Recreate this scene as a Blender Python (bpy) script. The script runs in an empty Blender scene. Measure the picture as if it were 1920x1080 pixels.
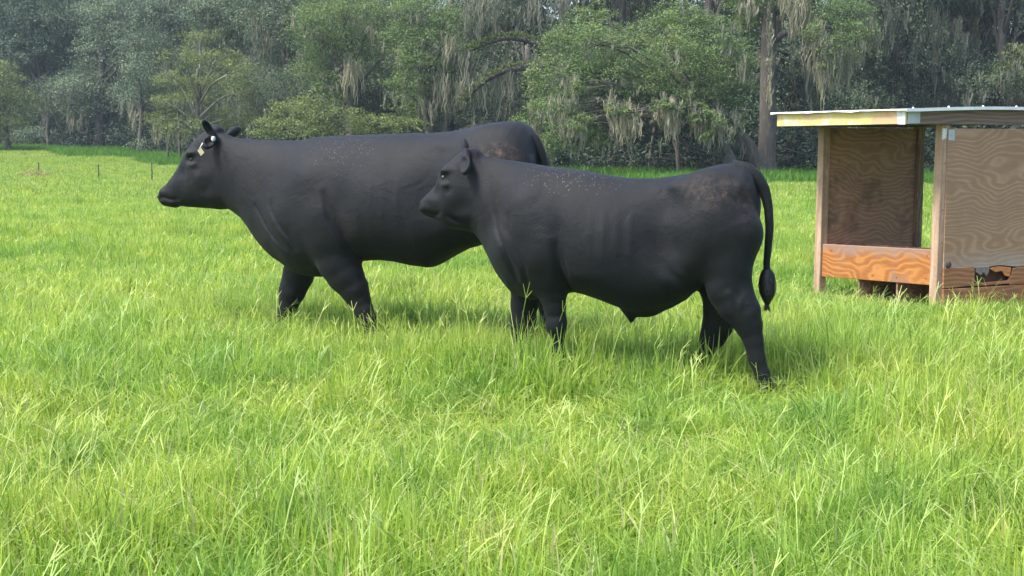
import bpy, math, random
import numpy as np
from mathutils import Vector, noise as mnoise

random.seed(7); RNG = np.random.default_rng(11)
S = bpy.context.scene
COL = S.collection
R = math.radians

# ------------------------------------------------------------------ camera, sky, sun, exposure
CAM_H = 1.5
FPX = 2500.0                      # focal length in pixels of a 1920 px wide frame
PITCH = math.atan(278 / FPX)
cam = bpy.data.cameras.new('camera'); cam_o = bpy.data.objects.new('camera', cam); COL.objects.link(cam_o)
cam.sensor_width = 36.0; cam.lens = FPX / 1920 * 36
cam.clip_start = 0.1; cam.clip_end = 1500
cam_o.location = (0, 0, CAM_H); cam_o.rotation_euler = (math.pi / 2 - PITCH, 0, 0)
S.camera = cam_o

SUN_EL, SUN_AZ = 58.0, 244.0      # azimuth of the sun, clockwise from +Y
sun_dir = Vector((math.sin(R(SUN_AZ)) * math.cos(R(SUN_EL)), math.cos(R(SUN_AZ)) * math.cos(R(SUN_EL)), math.sin(R(SUN_EL))))
W = bpy.data.worlds.new('World'); S.world = W; W.use_nodes = True
nt = W.node_tree; nt.nodes.clear()
wo = nt.nodes.new('ShaderNodeOutputWorld'); bg = nt.nodes.new('ShaderNodeBackground'); sk = nt.nodes.new('ShaderNodeTexSky')
sk.sky_type = 'NISHITA'; sk.sun_disc = False; sk.sun_elevation = R(SUN_EL); sk.sun_rotation = R(SUN_AZ)
sk.air_density = 1.0; sk.dust_density = 3.0; sk.ozone_density = 1.0
nt.links.new(sk.outputs[0], bg.inputs[0]); bg.inputs[1].default_value = 0.15
nt.links.new(bg.outputs[0], wo.inputs[0])
sl = bpy.data.lights.new('sun', 'SUN'); sl.energy = 2.8; sl.angle = R(16.0); sl.color = (1.0, 0.96, 0.89)
so = bpy.data.objects.new('sun', sl); COL.objects.link(so)
so.rotation_euler = sun_dir.to_track_quat('Z', 'Y').to_euler(); so.location = sun_dir * 50
S.view_settings.view_transform = 'Standard'; S.view_settings.look = 'None'
S.view_settings.exposure = 1.36; S.view_settings.gamma = 1.0; S.view_settings.use_curve_mapping = False
S.cycles.max_bounces = 8; S.cycles.transparent_max_bounces = 8
S.cycles.volume_bounces = 0; S.cycles.use_denoising = True


def at(px, py, Y):
    """world point seen at pixel (px, py) of the 1920x1080 frame at distance Y along +Y"""
    a = (px - 960) / FPX; b = -(py - 540) / FPX
    dy = math.cos(PITCH) + b * math.sin(PITCH); dz = -math.sin(PITCH) + b * math.cos(PITCH)
    t = Y / dy
    return Vector((a * t, Y, CAM_H + dz * t))


# ------------------------------------------------------------------ helpers
def sstep(v): v = np.clip(v, 0, 1); return v * v * (3 - 2 * v)


def ground_z(x, y):
    x = np.asarray(x, float); y = np.asarray(y, float)
    far = 0.72 * sstep((y - 52) / 43) * sstep((-x - 4) / 26)
    lump = 0.03 * np.sin(x * 0.9 + 1.3) * np.sin(y * 0.7 + .4) * sstep((y - 13) / 6) + 0.06 * np.sin(x * .21 + y * .17) * sstep((y - 15) / 12)
    return far + lump


def link(name, data, parent=None, mat=None):
    o = bpy.data.objects.new(name, data); COL.objects.link(o)
    if parent is not None: o.parent = parent
    if mat is not None: data.materials.append(mat)
    return o


def tag(o, label=None, cat=None, group=None, kind=None):
    if label: o['label'] = label
    if cat: o['category'] = cat
    if group: o['group'] = group
    if kind: o['kind'] = kind
    return o


def empty(name, loc=(0, 0, 0), rz=0):
    o = bpy.data.objects.new(name, None); COL.objects.link(o)
    o.location = loc; o.rotation_euler = (0, 0, rz); o.empty_display_size = 0.2
    return o


def np_mesh(name, V, F, smooth=False, cols=None):
    """V (n,3); F (m,4) or (m,3); cols dict name->(n,4) point colours"""
    V = np.asarray(V, np.float32); F = np.asarray(F, np.int32); k = F.shape[1]
    me = bpy.data.meshes.new(name)
    me.vertices.add(len(V)); me.vertices.foreach_set('co', V.ravel())
    me.loops.add(F.size); me.loops.foreach_set('vertex_index', F.ravel())
    me.polygons.add(len(F)); me.polygons.foreach_set('loop_start', np.arange(0, F.size, k, dtype=np.int32))
    me.polygons.foreach_set('loop_total', np.full(len(F), k, np.int32))
    me.polygons.foreach_set('use_smooth', np.full(len(F), smooth))
    me.update(calc_edges=True)
    for cn, c in (cols or {}).items():
        a = me.color_attributes.new(cn, 'FLOAT_COLOR', 'POINT'); a.data.foreach_set('color', np.asarray(c, np.float32).ravel())
    return me


def mat(name):
    m = bpy.data.materials.new(name); m.use_nodes = True
    m.node_tree.nodes.clear(); return m, m.node_tree.nodes, m.node_tree.links


def nd(ns, t, **kw):
    n = ns.new(t)
    for k, v in kw.items():
        if hasattr(n, k): setattr(n, k, v)
        else: n.inputs[k.replace('_', ' ')].default_value = v
    return n


def ramp(ns, stops, interp='LINEAR'):
    r = ns.new('ShaderNodeValToRGB'); e = r.color_ramp.elements; r.color_ramp.interpolation = interp
    while len(e) < len(stops): e.new(0.5)
    for el, (p, c) in zip(e, stops): el.position = p; el.color = (*c, 1) if len(c) == 3 else c
    return r


def mixc(ns, ls, fac, a, b, mode='MIX'):
    m = ns.new('ShaderNodeMix'); m.data_type = 'RGBA'; m.blend_type = mode
    for s, v in ((m.inputs[0], fac), (m.inputs[6], a), (m.inputs[7], b)):
        if isinstance(v, (int, float)): s.default_value = v
        elif isinstance(v, tuple): s.default_value = (*v, 1)
        else: ls.new(v, s)
    return m.outputs[2]


def math_n(ns, ls, op, a, b=0.0, clamp=False):
    m = ns.new('ShaderNodeMath'); m.operation = op; m.use_clamp = clamp
    for s, v in ((m.inputs[0], a), (m.inputs[1], b)):
        if isinstance(v, (int, float)): s.default_value = v
        else: ls.new(v, s)
    return m.outputs[0]


def leafy(name, stops, pos_scale=0.4, transl=0.35, attr='tint', rough=0.55, spec=0.25, patch=None, tip=None):
    """foliage: colour from a per-leaf attribute plus slow patches over the place; part of the light passes through"""
    m, ns, ls = mat(name)
    out = ns.new('ShaderNodeOutputMaterial'); g = ns.new('ShaderNodeNewGeometry')
    at_ = nd(ns, 'ShaderNodeAttribute', attribute_name=attr)
    sep = ns.new('ShaderNodeSeparateColor'); ls.new(at_.outputs['Color'], sep.inputs[0])
    r = ramp(ns, stops); ls.new(sep.outputs[0], r.inputs[0]); col = r.outputs[0]
    n = nd(ns, 'ShaderNodeTexNoise', Scale=pos_scale, Detail=4.0, Roughness=0.6); ls.new(g.outputs['Position'], n.inputs['Vector'])
    if patch:
        pr = ramp(ns, patch); ls.new(n.outputs[0], pr.inputs[0])
        if len(patch) > 3:
            n2 = nd(ns, 'ShaderNodeTexNoise', Scale=pos_scale * 4.3, Detail=2.0); ls.new(g.outputs['Position'], n2.inputs['Vector'])
            r2 = ramp(ns, [(.3, (.66, .76, .74)), (.5, (1, 1, 1)), (.72, (1.22, 1.12, 1.15))]); ls.new(n2.outputs[0], r2.inputs[0]); col = mixc(ns, ls, 1.0, col, r2.outputs[0], 'MULTIPLY')
        col = mixc(ns, ls, 1.0, col, pr.outputs[0], 'MULTIPLY')
    if tip:
        f = ramp(ns, [(tip[0], (0, 0, 0)), (1, (1, 1, 1))]); ls.new(sep.outputs[1], f.inputs[0])
        col = mixc(ns, ls, f.outputs[0], col, tip[1])
    d = ns.new('ShaderNodeBsdfPrincipled'); d.inputs['Roughness'].default_value = rough; d.inputs['Specular IOR Level'].default_value = spec
    ls.new(col, d.inputs['Base Color'])
    t = ns.new('ShaderNodeBsdfTranslucent')
    tc = mixc(ns, ls, 1.0, col, (1.15, 1.15, 0.75), 'MULTIPLY'); ls.new(tc, t.inputs[0])
    mx = ns.new('ShaderNodeMixShader'); mx.inputs[0].default_value = transl
    ls.new(d.outputs[0], mx.inputs[1]); ls.new(t.outputs[0], mx.inputs[2]); ls.new(mx.outputs[0], out.inputs[0])
    return m


def bark(name, c1, c2, c3, sc=3.0):
    m, ns, ls = mat(name)
    out = ns.new('ShaderNodeOutputMaterial'); tc = ns.new('ShaderNodeTexCoord'); mp = nd(ns, 'ShaderNodeMapping')
    mp.inputs['Scale'].default_value = (sc, sc, sc * 0.25); ls.new(tc.outputs['Object'], mp.inputs[0])
    n = nd(ns, 'ShaderNodeTexNoise', Scale=3.0, Detail=8.0, Roughness=0.7); ls.new(mp.outputs[0], n.inputs['Vector'])
    r = ramp(ns, [(0.3, c1), (0.5, c2), (0.7, c3)]); ls.new(n.outputs[0], r.inputs[0])
    b = nd(ns, 'ShaderNodeBsdfPrincipled', Roughness=0.95); ls.new(r.outputs[0], b.inputs['Base Color'])
    bp = nd(ns, 'ShaderNodeBump', Strength=0.8, Distance=0.04); ls.new(n.outputs[0], bp.inputs['Height']); ls.new(bp.outputs[0], b.inputs['Normal'])
    ls.new(b.outputs[0], out.inputs[0]); return m


def tube(paths, seg=8):
    """paths: list of [(x,y,z,r),...] -> verts, quads"""
    Vs, Fs, off = [], [], 0
    for P in paths:
        P = np.array(P, float); n = len(P)
        T = np.gradient(P[:, :3], axis=0); T /= np.linalg.norm(T, axis=1, keepdims=True) + 1e-9
        ref = np.where(np.abs(T[:, 2:3]) > 0.9, np.array([[1., 0, 0]]), np.array([[0, 0, 1.]]))
        A = np.cross(T, ref); A /= np.linalg.norm(A, axis=1, keepdims=True) + 1e-9
        B = np.cross(T, A)
        for i in range(1, n):           # keep the ring from flipping
            a = A[i - 1] - T[i] * np.dot(A[i - 1], T[i]); a /= np.linalg.norm(a) + 1e-9
            A[i] = a; B[i] = np.cross(T[i], a)
        th = np.linspace(0, 2 * np.pi, seg, endpoint=False)
        ring = P[:, None, :3] + P[:, 3][:, None, None] * (np.cos(th)[None, :, None] * A[:, None] + np.sin(th)[None, :, None] * B[:, None])
        Vs.append(ring.reshape(-1, 3))
        i = np.arange(n - 1)[:, None] * seg; j = np.arange(seg)[None, :]; j2 = (j + 1) % seg
        Fs.append(np.stack([i + j, i + j2, i + seg + j2, i + seg + j], -1).reshape(-1, 4) + off)
        c0 = off + n * seg
        Vs.append(P[[-1], :3]); k = np.arange(seg)
        Fs.append(np.stack([off + (n - 1) * seg + k, off + (n - 1) * seg + (k + 1) % seg, np.full(seg, c0), np.full(seg, c0)], -1))
        Vs.append(P[[0], :3]); Fs.append(np.stack([off + (k + 1) % seg, off + k, np.full(seg, c0 + 1), np.full(seg, c0 + 1)], -1))
        off = c0 + 2
    V = np.concatenate(Vs); F = np.concatenate(Fs)
    return V, F


def tube_mesh(name, paths, seg=8, smooth=True):
    V, F = tube(paths, seg)
    me = bpy.data.meshes.new(name)
    me.from_pydata(V.tolist(), [], [[a for i, a in enumerate(f) if a not in f[:i]] for f in F.tolist()])
    me.polygons.foreach_set('use_smooth', np.full(len(me.polygons), smooth)); me.update()
    return me

# ------------------------------------------------------------------ the pasture sheet
def make_ground():
    ax = np.concatenate([np.linspace(-200, -45, 20), np.linspace(-44, 44, 120), np.linspace(45, 200, 20)])
    ay = np.concatenate([np.linspace(-200, 0, 16), np.linspace(1, 110, 140), np.linspace(114, 200, 14)])
    X, Y = np.meshgrid(ax, ay, indexing='ij'); Z = ground_z(X, Y)
    V = np.stack([X, Y, Z], -1).reshape(-1, 3); n, m = len(ax), len(ay)
    i = np.arange(n - 1)[:, None] * m; j = np.arange(m - 1)[None, :]
    F = np.stack([i + j, i + m + j, i + m + j + 1, i + j + 1], -1).reshape(-1, 4)
    mt, ns, ls = mat('pasture_soil')
    out = ns.new('ShaderNodeOutputMaterial'); g = ns.new('ShaderNodeNewGeometry')
    n1 = nd(ns, 'ShaderNodeTexNoise', Scale=9.0, Detail=8.0, Roughness=0.7); ls.new(g.outputs['Position'], n1.inputs['Vector'])
    r = ramp(ns, [(0.3, (0.03, 0.05, 0.012)), (0.55, (0.07, 0.11, 0.025)), (0.75, (0.12, 0.15, 0.05))]); ls.new(n1.outputs[0], r.inputs[0])
    b = nd(ns, 'ShaderNodeBsdfPrincipled', Roughness=1.0); b.inputs['Specular IOR Level'].default_value = 0.1
    ls.new(r.outputs[0], b.inputs['Base Color'])
    bp = nd(ns, 'ShaderNodeBump', Strength=0.6, Distance=0.05); ls.new(n1.outputs[0], bp.inputs['Height']); ls.new(bp.outputs[0], b.inputs['Normal'])
    ls.new(b.outputs[0], out.inputs[0])
    o = link('pasture_ground', np_mesh('pasture_ground', V, F, True), mat=mt)
    tag(o, 'flat green pasture ground under the grass', kind='structure')


make_ground()

# ------------------------------------------------------------------ grass
M_GRASS = leafy('grass_blade', [(0.0, (0.08, 0.16, 0.03)), (0.3, (0.22, 0.345, 0.055)), (0.6, (0.385, 0.50, 0.09)), (0.85, (0.47, 0.57, 0.17)), (1.0, (0.50, 0.43, 0.26))],
                pos_scale=0.55, transl=0.5, rough=0.45, spec=0.35,
                patch=[(0.3, (0.66, 0.84, 0.85)), (0.45, (0.9, 0.98, .95)), (0.55, (1.0, 1.0, 1.0)), (0.72, (1.12, 1.06, 1.2))])
M_GRASS_SHADE = leafy('shade_dark_edge_blade', [(0.0, (0.05, 0.13, 0.025)), (0.5, (0.10, 0.23, 0.035)), (1.0, (0.18, 0.32, 0.05))],
                      pos_scale=0.3, transl=0.4, rough=0.5, spec=0.2, patch=[(0.3, (0.7, 0.8, 0.8)), (0.7, (1.1, 1.1, 1.0))])  # taller edge grass; its deep green also carries the shade of the trees


def tuft(name, n, rad, h0, h1, w, seed, m, lean=0.5, seg=4, stalks=0, matted=0.0):
    g = np.random.default_rng(seed)
    Vs, Fs, Cs, off = [], [], [], 0
    for i in range(n + stalks):
        st = i >= n
        a = g.uniform(0, 2 * np.pi); r = rad * math.sqrt(g.uniform())
        bx, by = r * math.cos(a), r * math.sin(a)
        h = g.uniform(h0, h1) * (1.55 if st else 1)
        ld = a + g.normal(0, 1.1); ln = abs(g.normal(lean * .6, lean * .7)) * (0.4 if st else 1)
        flat = g.uniform() < matted
        if flat: ln *= 2.6
        wd = w * g.uniform(.6, 1.3) * (0.45 if st else 1)
        t = np.linspace(0, 1, seg + 1)
        hor = ln * h * t ** 1.9 * .9; ver = h * t * (1 - 0.42 * min(ln, 1.6) * t ** 1.6 * .8)
        cx = bx + np.cos(ld) * hor; cy = by + np.sin(ld) * hor
        fa = g.uniform(0, np.pi) ; sx, sy = math.cos(fa), math.sin(fa)
        ww = wd * (1 - t ** 2.2) * .5 + (0.0004)
        if st: ww[:] = wd * .5
        L = np.stack([cx - sx * ww, cy - sy * ww, ver], -1); Rr = np.stack([cx + sx * ww, cy + sy * ww, ver], -1)
        V = np.concatenate([L, Rr]); k = np.arange(seg)
        F = np.stack([k, k + seg + 1, k + seg + 2, k + 1], -1) + off
        tint = np.clip(g.normal(.5, .2), 0, .88) if not st else g.uniform(.6, .88)
        if g.uniform() < .06: tint = g.uniform(.9, 1)
        c = np.zeros((len(V), 4)); c[:, 0] = tint; c[:, 1] = np.tile(t, 2); c[:, 3] = 1
        Vs.append(V); Fs.append(F); Cs.append(c); off += len(V)
        if st:                          # forked seed head of two or three spikes
            for q in range(g.integers(2, 4)):
                d2 = ld + g.uniform(-1.6, 1.6); l2 = g.uniform(.05, .09); u = g.uniform(.3, .9)
                p0 = np.array([cx[-1], cy[-1], ver[-1]]); p1 = p0 + l2 * np.array([math.cos(d2) * (1 - u * .5), math.sin(d2) * (1 - u * .5), u])
                V = np.array([p0 - [sx * wd * .6, sy * wd * .6, 0], p0 + [sx * wd * .6, sy * wd * .6, 0], p1 + [sx * wd * .4, sy * wd * .4, 0], p1 - [sx * wd * .4, sy * wd * .4, 0]])
                Vs.append(V); Fs.append(np.array([[0, 1, 2, 3]]) + off); c = np.zeros((4, 4)); c[:, 0] = .86; c[:, 1] = 1; Cs.append(c); off += 4
    me = np_mesh(name, np.concatenate(Vs), np.concatenate(Fs), True, {'tint': np.concatenate(Cs)})
    me.materials.append(m)
    return bpy.data.objects.new(name, me)


def proto_coll(name, objs):
    c = bpy.data.collections.new(name)
    for o in objs: c.objects.link(o)
    return c


def scatter(name, P, rot, scl, idx, coll, m):
    me = bpy.data.meshes.new(name); n = len(P)
    me.vertices.add(n); me.vertices.foreach_set('co', np.asarray(P, np.float32).ravel())
    a = me.attributes.new('rot', 'FLOAT_VECTOR', 'POINT'); a.data.foreach_set('vector', np.asarray(rot, np.float32).ravel())
    a = me.attributes.new('scl', 'FLOAT_VECTOR', 'POINT'); a.data.foreach_set('vector', np.asarray(scl, np.float32).ravel())
    a = me.attributes.new('idx', 'INT', 'POINT'); a.data.foreach_set('value', np.asarray(idx, np.int32))
    o = link(name, me, mat=m)
    ng = bpy.data.node_groups.new(name, 'GeometryNodeTree')
    ng.interface.new_socket('Geometry', in_out='INPUT', socket_type='NodeSocketGeometry')
    ng.interface.new_socket('Geometry', in_out='OUTPUT', socket_type='NodeSocketGeometry')
    N = ng.nodes; L = ng.links
    gi = N.new('NodeGroupInput'); go = N.new('NodeGroupOutput')
    ci = N.new('GeometryNodeCollectionInfo'); ci.inputs['Collection'].default_value = coll
    ci.inputs['Separate Children'].default_value = True; ci.inputs['Reset Children'].default_value = True
    ip = N.new('GeometryNodeInstanceOnPoints'); ip.inputs['Pick Instance'].default_value = True
    L.new(gi.outputs[0], ip.inputs['Points']); L.new(ci.outputs[0], ip.inputs['Instance'])
    for nm, dt, sock in (('rot', 'FLOAT_VECTOR', 'Rotation'), ('scl', 'FLOAT_VECTOR', 'Scale'), ('idx', 'INT', 'Instance Index')):
        q = N.new('GeometryNodeInputNamedAttribute'); q.data_type = dt; q.inputs[0].default_value = nm
        out = [s for s in q.outputs if s.enabled and s.name == 'Attribute'][0]
        L.new(out, ip.inputs[sock])
    L.new(ip.outputs[0], go.inputs[0])
    md = o.modifiers.new('scatter', 'NODES'); md.node_group = ng
    return o


def pnoise(x, y, s, seed=0):
    return np.array([mnoise.noise((a * s + seed * 17.3, b * s - seed * 5.1, seed * 3.7)) for a, b in zip(x, y)])


def field(y0, y1, dens, marg):
    """random points in the wedge the camera could see, with a margin on both sides"""
    w1 = .40 * y1 + marg
    n = int((y1 - y0) * 2 * w1 * dens)
    x = RNG.uniform(-w1, w1, n); y = RNG.uniform(y0, y1, n)
    k = np.abs(x) < .40 * y + marg
    return x[k], y[k]


def height_field(x, y):
    hgt = 0.84 + 0.50 * pnoise(x, y, .55, 1) + 0.28 * pnoise(x, y, 1.7, 2)
    # grass is trodden shorter round the bull's near hind hoof and longer in the lush clumps
    for cx, cy, r, a in ((1.49, 7.42, .42, -.85), (1.44, 7.1, .35, -.3), (3.0, 12.0, .8, -.35), (3.3, 11.6, .6, -.3), (4.3, 11.4, .6, -.3), (-.5, 8.15, .55, .35), (2.2, 6.6, .6, .3), (1.7, 8.0, .9, .1), (3.1, 5.0, .7, .3), (.30, 7.80, .42, .55), (-.02, 8.1, .4, .35), (1.12, 7.9, .35, .35)):
        hgt += a * np.exp(-(((x - cx) ** 2 + (y - cy) ** 2) / r ** 2))
    return np.clip(hgt, .35, 1.6)


near = proto_coll('tufts_near', [tuft('tuft_a%d' % i, 24, .10, .10, .30, .0082, 20 + i, M_GRASS, lean=.55 + .1 * (i % 3), seg=5, matted=.26) for i in range(6)] +
                  [tuft('tuft_b%d' % i, 18, .11, .10, .26, .0076, 40 + i, M_GRASS, lean=.8, seg=5, stalks=1, matted=.3) for i in range(3)])
midc = proto_coll('tufts_mid', [tuft('tuft_c%d' % i, 34, .2, .11, .24, .009, 60 + i, M_GRASS, lean=.6, seg=3, stalks=1 if i > 2 else 0) for i in range(5)])
farc = proto_coll('tufts_far', [tuft('tuft_d%d' % i, 34, .45, .09, .2, .024, 80 + i, M_GRASS, lean=.6, seg=2) for i in range(4)])
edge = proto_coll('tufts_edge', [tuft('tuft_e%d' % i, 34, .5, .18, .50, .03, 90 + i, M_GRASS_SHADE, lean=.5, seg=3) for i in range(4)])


def lay(name, y0, y1, dens, marg, coll, nproto, label, hs=1.0, m=M_GRASS, keep=None):
    x, y = field(y0, y1, dens, marg)
    if keep is not None:
        k = keep(x, y); x, y = x[k], y[k]
    n = len(x); hf = height_field(x, y) * hs if y0 < 30 else np.clip(1 + .5 * pnoise(x, y, .3, 4), .5, 1.5) * hs
    P = np.stack([x, y, ground_z(x, y) - .004], -1)
    rot = np.stack([RNG.normal(0, .10, n), RNG.normal(0, .10, n), RNG.uniform(0, 6.28, n)], -1)
    s = RNG.uniform(.85, 1.15, n); sc = np.stack([s, s, s * hf], -1)
    o = scatter(name, P, rot, sc, RNG.integers(0, nproto, n), coll, m)
    tag(o, label, kind='stuff')


def tree_edge(x): return np.interp(x, [-60, -34, -22, -8, 0, 8, 20, 40], [96, 90, 76, 56, 49, 44, 44, 46])


def in_shed(x, y):
    u = (x - 3.66) * .884 + (y - 11.41) * .468; v = (x - 3.66) * -.468 + (y - 11.41) * .884
    return (u > -.02) & (u < 1.42) & (v > -.03) & (v < 1.53)


lay('grass_near', 3.3, 13, 175, 1.6, near, 9, 'lush bright green pasture grass in the foreground', keep=lambda x, y: ~in_shed(x, y))
lay('grass_mid', 13, 32, 48, 3, midc, 5, 'bright green grass further out in the pasture', keep=lambda x, y: ~in_shed(x, y))
lay('grass_far', 32, 100, 13, 5, farc, 4, 'pale green grass reaching back to the trees', keep=lambda x, y: y < tree_edge(x) + 1)
lay('shaded_grass', 42, 112, 5.5, 4, edge, 4, 'taller grass along the wood, tree shade painted into its dark green', m=M_GRASS_SHADE, keep=lambda x, y: (y > tree_edge(x) - 1.5 + 1.5 * np.sin(x * .8)) & (y < tree_edge(x) + 16), hs=1.0)

# ------------------------------------------------------------------ trees
M_OAK = leafy('live_oak_leaf', [(0.0, (0.06, 0.105, 0.04)), (0.5, (0.125, 0.188, 0.068)), (1.0, (0.23, 0.28, 0.11))], transl=.3, patch=[(.3, (.85, .9, .95)), (.7, (1.1, 1.1, 1))])
M_YOUNG = leafy('pale_green_leaf', [(0.0, (0.075, 0.11, 0.04)), (0.5, (0.15, 0.19, 0.07)), (1.0, (0.25, 0.28, 0.12))], transl=.35, patch=[(.3, (.85, .9, .9)), (.7, (1.1, 1.1, 1))])
M_GREY = leafy('grey_green_leaf', [(0.0, (0.07, 0.105, 0.07)), (0.5, (0.13, 0.175, 0.112)), (1.0, (0.20, 0.25, 0.16))], transl=.2, patch=[(.3, (.85, .9, .95)), (.7, (1.1, 1.1, 1))])
M_DARK = leafy('shade_dark_leaf', [(0.0, (0.012, 0.026, 0.018)), (0.5, (0.026, 0.046, 0.028)), (1.0, (0.055, 0.08, 0.04))], transl=.2)  # oak leaf painted darker to stand in for shade inside the wood
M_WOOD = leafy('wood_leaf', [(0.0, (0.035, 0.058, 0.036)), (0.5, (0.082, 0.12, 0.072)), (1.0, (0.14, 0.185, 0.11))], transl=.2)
M_MOSS = leafy('spanish_moss', [(0.0, (0.11, 0.12, 0.095)), (0.5, (0.20, 0.205, 0.155)), (1.0, (0.37, 0.345, 0.245))], transl=.25, rough=.9, spec=.1)
M_BARK = bark('oak_bark', (0.04, 0.035, 0.03), (0.085, 0.075, 0.062), (0.15, 0.135, 0.11))
M_LIMB = bark('pale_limb_bark', (0.10, 0.09, 0.08), (0.2, 0.185, 0.16), (0.34, 0.32, 0.28))
M_BARK_DARK = bark('shade_darkened_bark', (0.02, 0.02, 0.018), (0.05, 0.045, 0.04), (0.09, 0.08, 0.07))  # oak bark with the shade of the wood put into its colour
M_FERN = leafy('limb_fern', [(0.0, (0.05, 0.09, 0.02)), (1.0, (0.14, 0.17, 0.05))], transl=.25)


def quads(C, U, Vv, tint, g):
    """leaf quads: centres C, half axes U and Vv"""
    n = len(C)
    P = np.stack([C - U, C + Vv, C + U, C - Vv], 1).reshape(-1, 3)
    F = np.arange(4 * n).reshape(-1, 4)
    col = np.zeros((4 * n, 4)); col[:, 0] = np.repeat(tint, 4); col[:, 3] = 1
    return P, F, col


def unit(v): return v / (np.linalg.norm(v, axis=1, keepdims=True) + 1e-9)


def crown_mesh(name, clumps, g, leaf=.07, dens=1.0, droop=.35, fill=1.0):
    """clumps: (centre, rx, ry, rz). Leaves sit in many small sprays on the outside of every clump, more on top than below"""
    Cs, Us, Vs, Ts = [], [], [], []
    for (c, rx, ry, rz) in clumps:
        c = np.array(c)
        area = 4 * (rx * rz + rx * ry + ry * rz) / 3 * 3.14
        ns = max(12, int(area * 5.5 * fill))
        d = unit(g.normal(size=(ns, 3))); d[:, 2] = np.abs(d[:, 2]) * np.where(g.uniform(size=ns) < .68, 1, -1)
        rr = g.uniform(.55, 1.12, (ns, 1)) * (1 + .22 * np.sin(7 * d[:, :1] + 3 * c[0]) * np.sin(6 * d[:, 2:3] + c[2]))
        sc = c + d * rr * np.array([rx, ry, rz])
        sr = g.uniform(.16, .42, ns) * min(1, (rx * rz) ** .5 / 1.1)
        st = np.clip(g.normal(.5, .16, ns) + .1 * d[:, 2], 0, 1)  # random tint, plus light from above painted in: upper sprays paler
        k = int(40 * dens * (.07 / leaf) ** 1.2)
        leaf_ = leaf * .72
        off = g.normal(size=(ns, k, 3)) * np.array([1.15, 1.0, .42]) * sr[:, None, None] * .8
        off[..., 2] -= droop * (off[..., 0] ** 2 + off[..., 1] ** 2) / (sr[:, None] + .1)
        P = (sc[:, None] + off).reshape(-1, 3)
        nrm = unit(np.repeat(d, k, 0) * .6 + g.normal(size=(ns * k, 3)) * .75 + [0, 0, .5])
        t = unit(np.cross(nrm, g.normal(size=(ns * k, 3)))); b = np.cross(nrm, t)
        L = leaf_ * g.uniform(.5, 1.2, (ns * k, 1))
        Cs.append(P); Us.append(t * L); Vs.append(b * L * .42)
        Ts.append(np.clip(np.repeat(st, k) + g.normal(0, .07, ns * k), 0, 1))
    P, F, col = quads(np.concatenate(Cs), np.concatenate(Us), np.concatenate(Vs), np.concatenate(Ts), g)
    return np_mesh(name, P, F, False, {'tint': col})


def moss_mesh(name, spots, g, width=.035):
    """spots: (x, y, z, length, spread, count, tint): beards of thin wavy strands, longest in the middle"""
    Vs, Fs, Cs, off, sg = [], [], [], 0, 5
    t = np.linspace(0, 1, sg + 1)
    for (x, y, z, ln, sp, cnt, tn) in spots:
        sub = max(1, int(cnt / 7))
        for q in range(sub):
            qx, qy = g.normal(0, sp, 2); qh = max(.15, 1 - (qx * qx + qy * qy) / (5 * sp * sp)); ql = ln * qh * g.uniform(.45, 1.1); qz = g.normal(0, .16 + .25 * sp); qt = np.clip(tn + g.normal(0, .12), 0, 1)
            for s in range(7):
                bx, by = x + qx + g.normal(0, .05 + ln * .02), y + qy + g.normal(0, .05)
                l = ql * g.uniform(.4, 1.0); ph = g.uniform(0, 6)
                cx = bx + (x + qx - bx) * t * .7 + (.05 * np.sin(t * 6 + ph) + .02 * np.sin(t * 17 + 2 * ph)) * l; cy = by + .05 * np.cos(t * 5 + ph) * l
                cz = z + qz - .25 * abs(qx) + g.uniform(-.1, .12) - l * t
                w = width * g.uniform(.35, 1.3) * (np.sin(np.pi * np.clip(t * .85 + .12, 0, 1)) ** .7 + .03) * .5 * (1 + .5 * np.sin(t * 23 + ph))
                a = g.uniform(-.9, .9); ca, sa = math.cos(a), math.sin(a)
                V = np.concatenate([np.stack([cx - ca * w, cy - sa * w, cz], -1), np.stack([cx + ca * w, cy + sa * w, cz], -1)])
                k = np.arange(sg); Vs.append(V); Fs.append(np.stack([k, k + sg + 1, k + sg + 2, k + 1], -1) + off); off += len(V)
                c = np.zeros((len(V), 4)); c[:, 0] = np.clip(qt + g.normal(0, .08), 0, 1); c[:, 3] = 1; Cs.append(c)
    return np_mesh(name, np.concatenate(Vs), np.concatenate(Fs), True, {'tint': np.concatenate(Cs)})


def limb_path(p0, p1, r0, r1, g, sag=.15, n=7, wob=.12):
    p0, p1 = np.array(p0, float), np.array(p1, float); L = np.linalg.norm(p1 - p0)
    t = np.linspace(0, 1, n)[:, None]
    P = p0 + (p1 - p0) * t; P[:, 2] += sag * L * np.sin(np.pi * t[:, 0]) ; P[1:-1] += g.normal(0, wob * L / n, (n - 2, 3))
    return np.concatenate([P, (r0 + (r1 - r0) * t)], 1)


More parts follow.
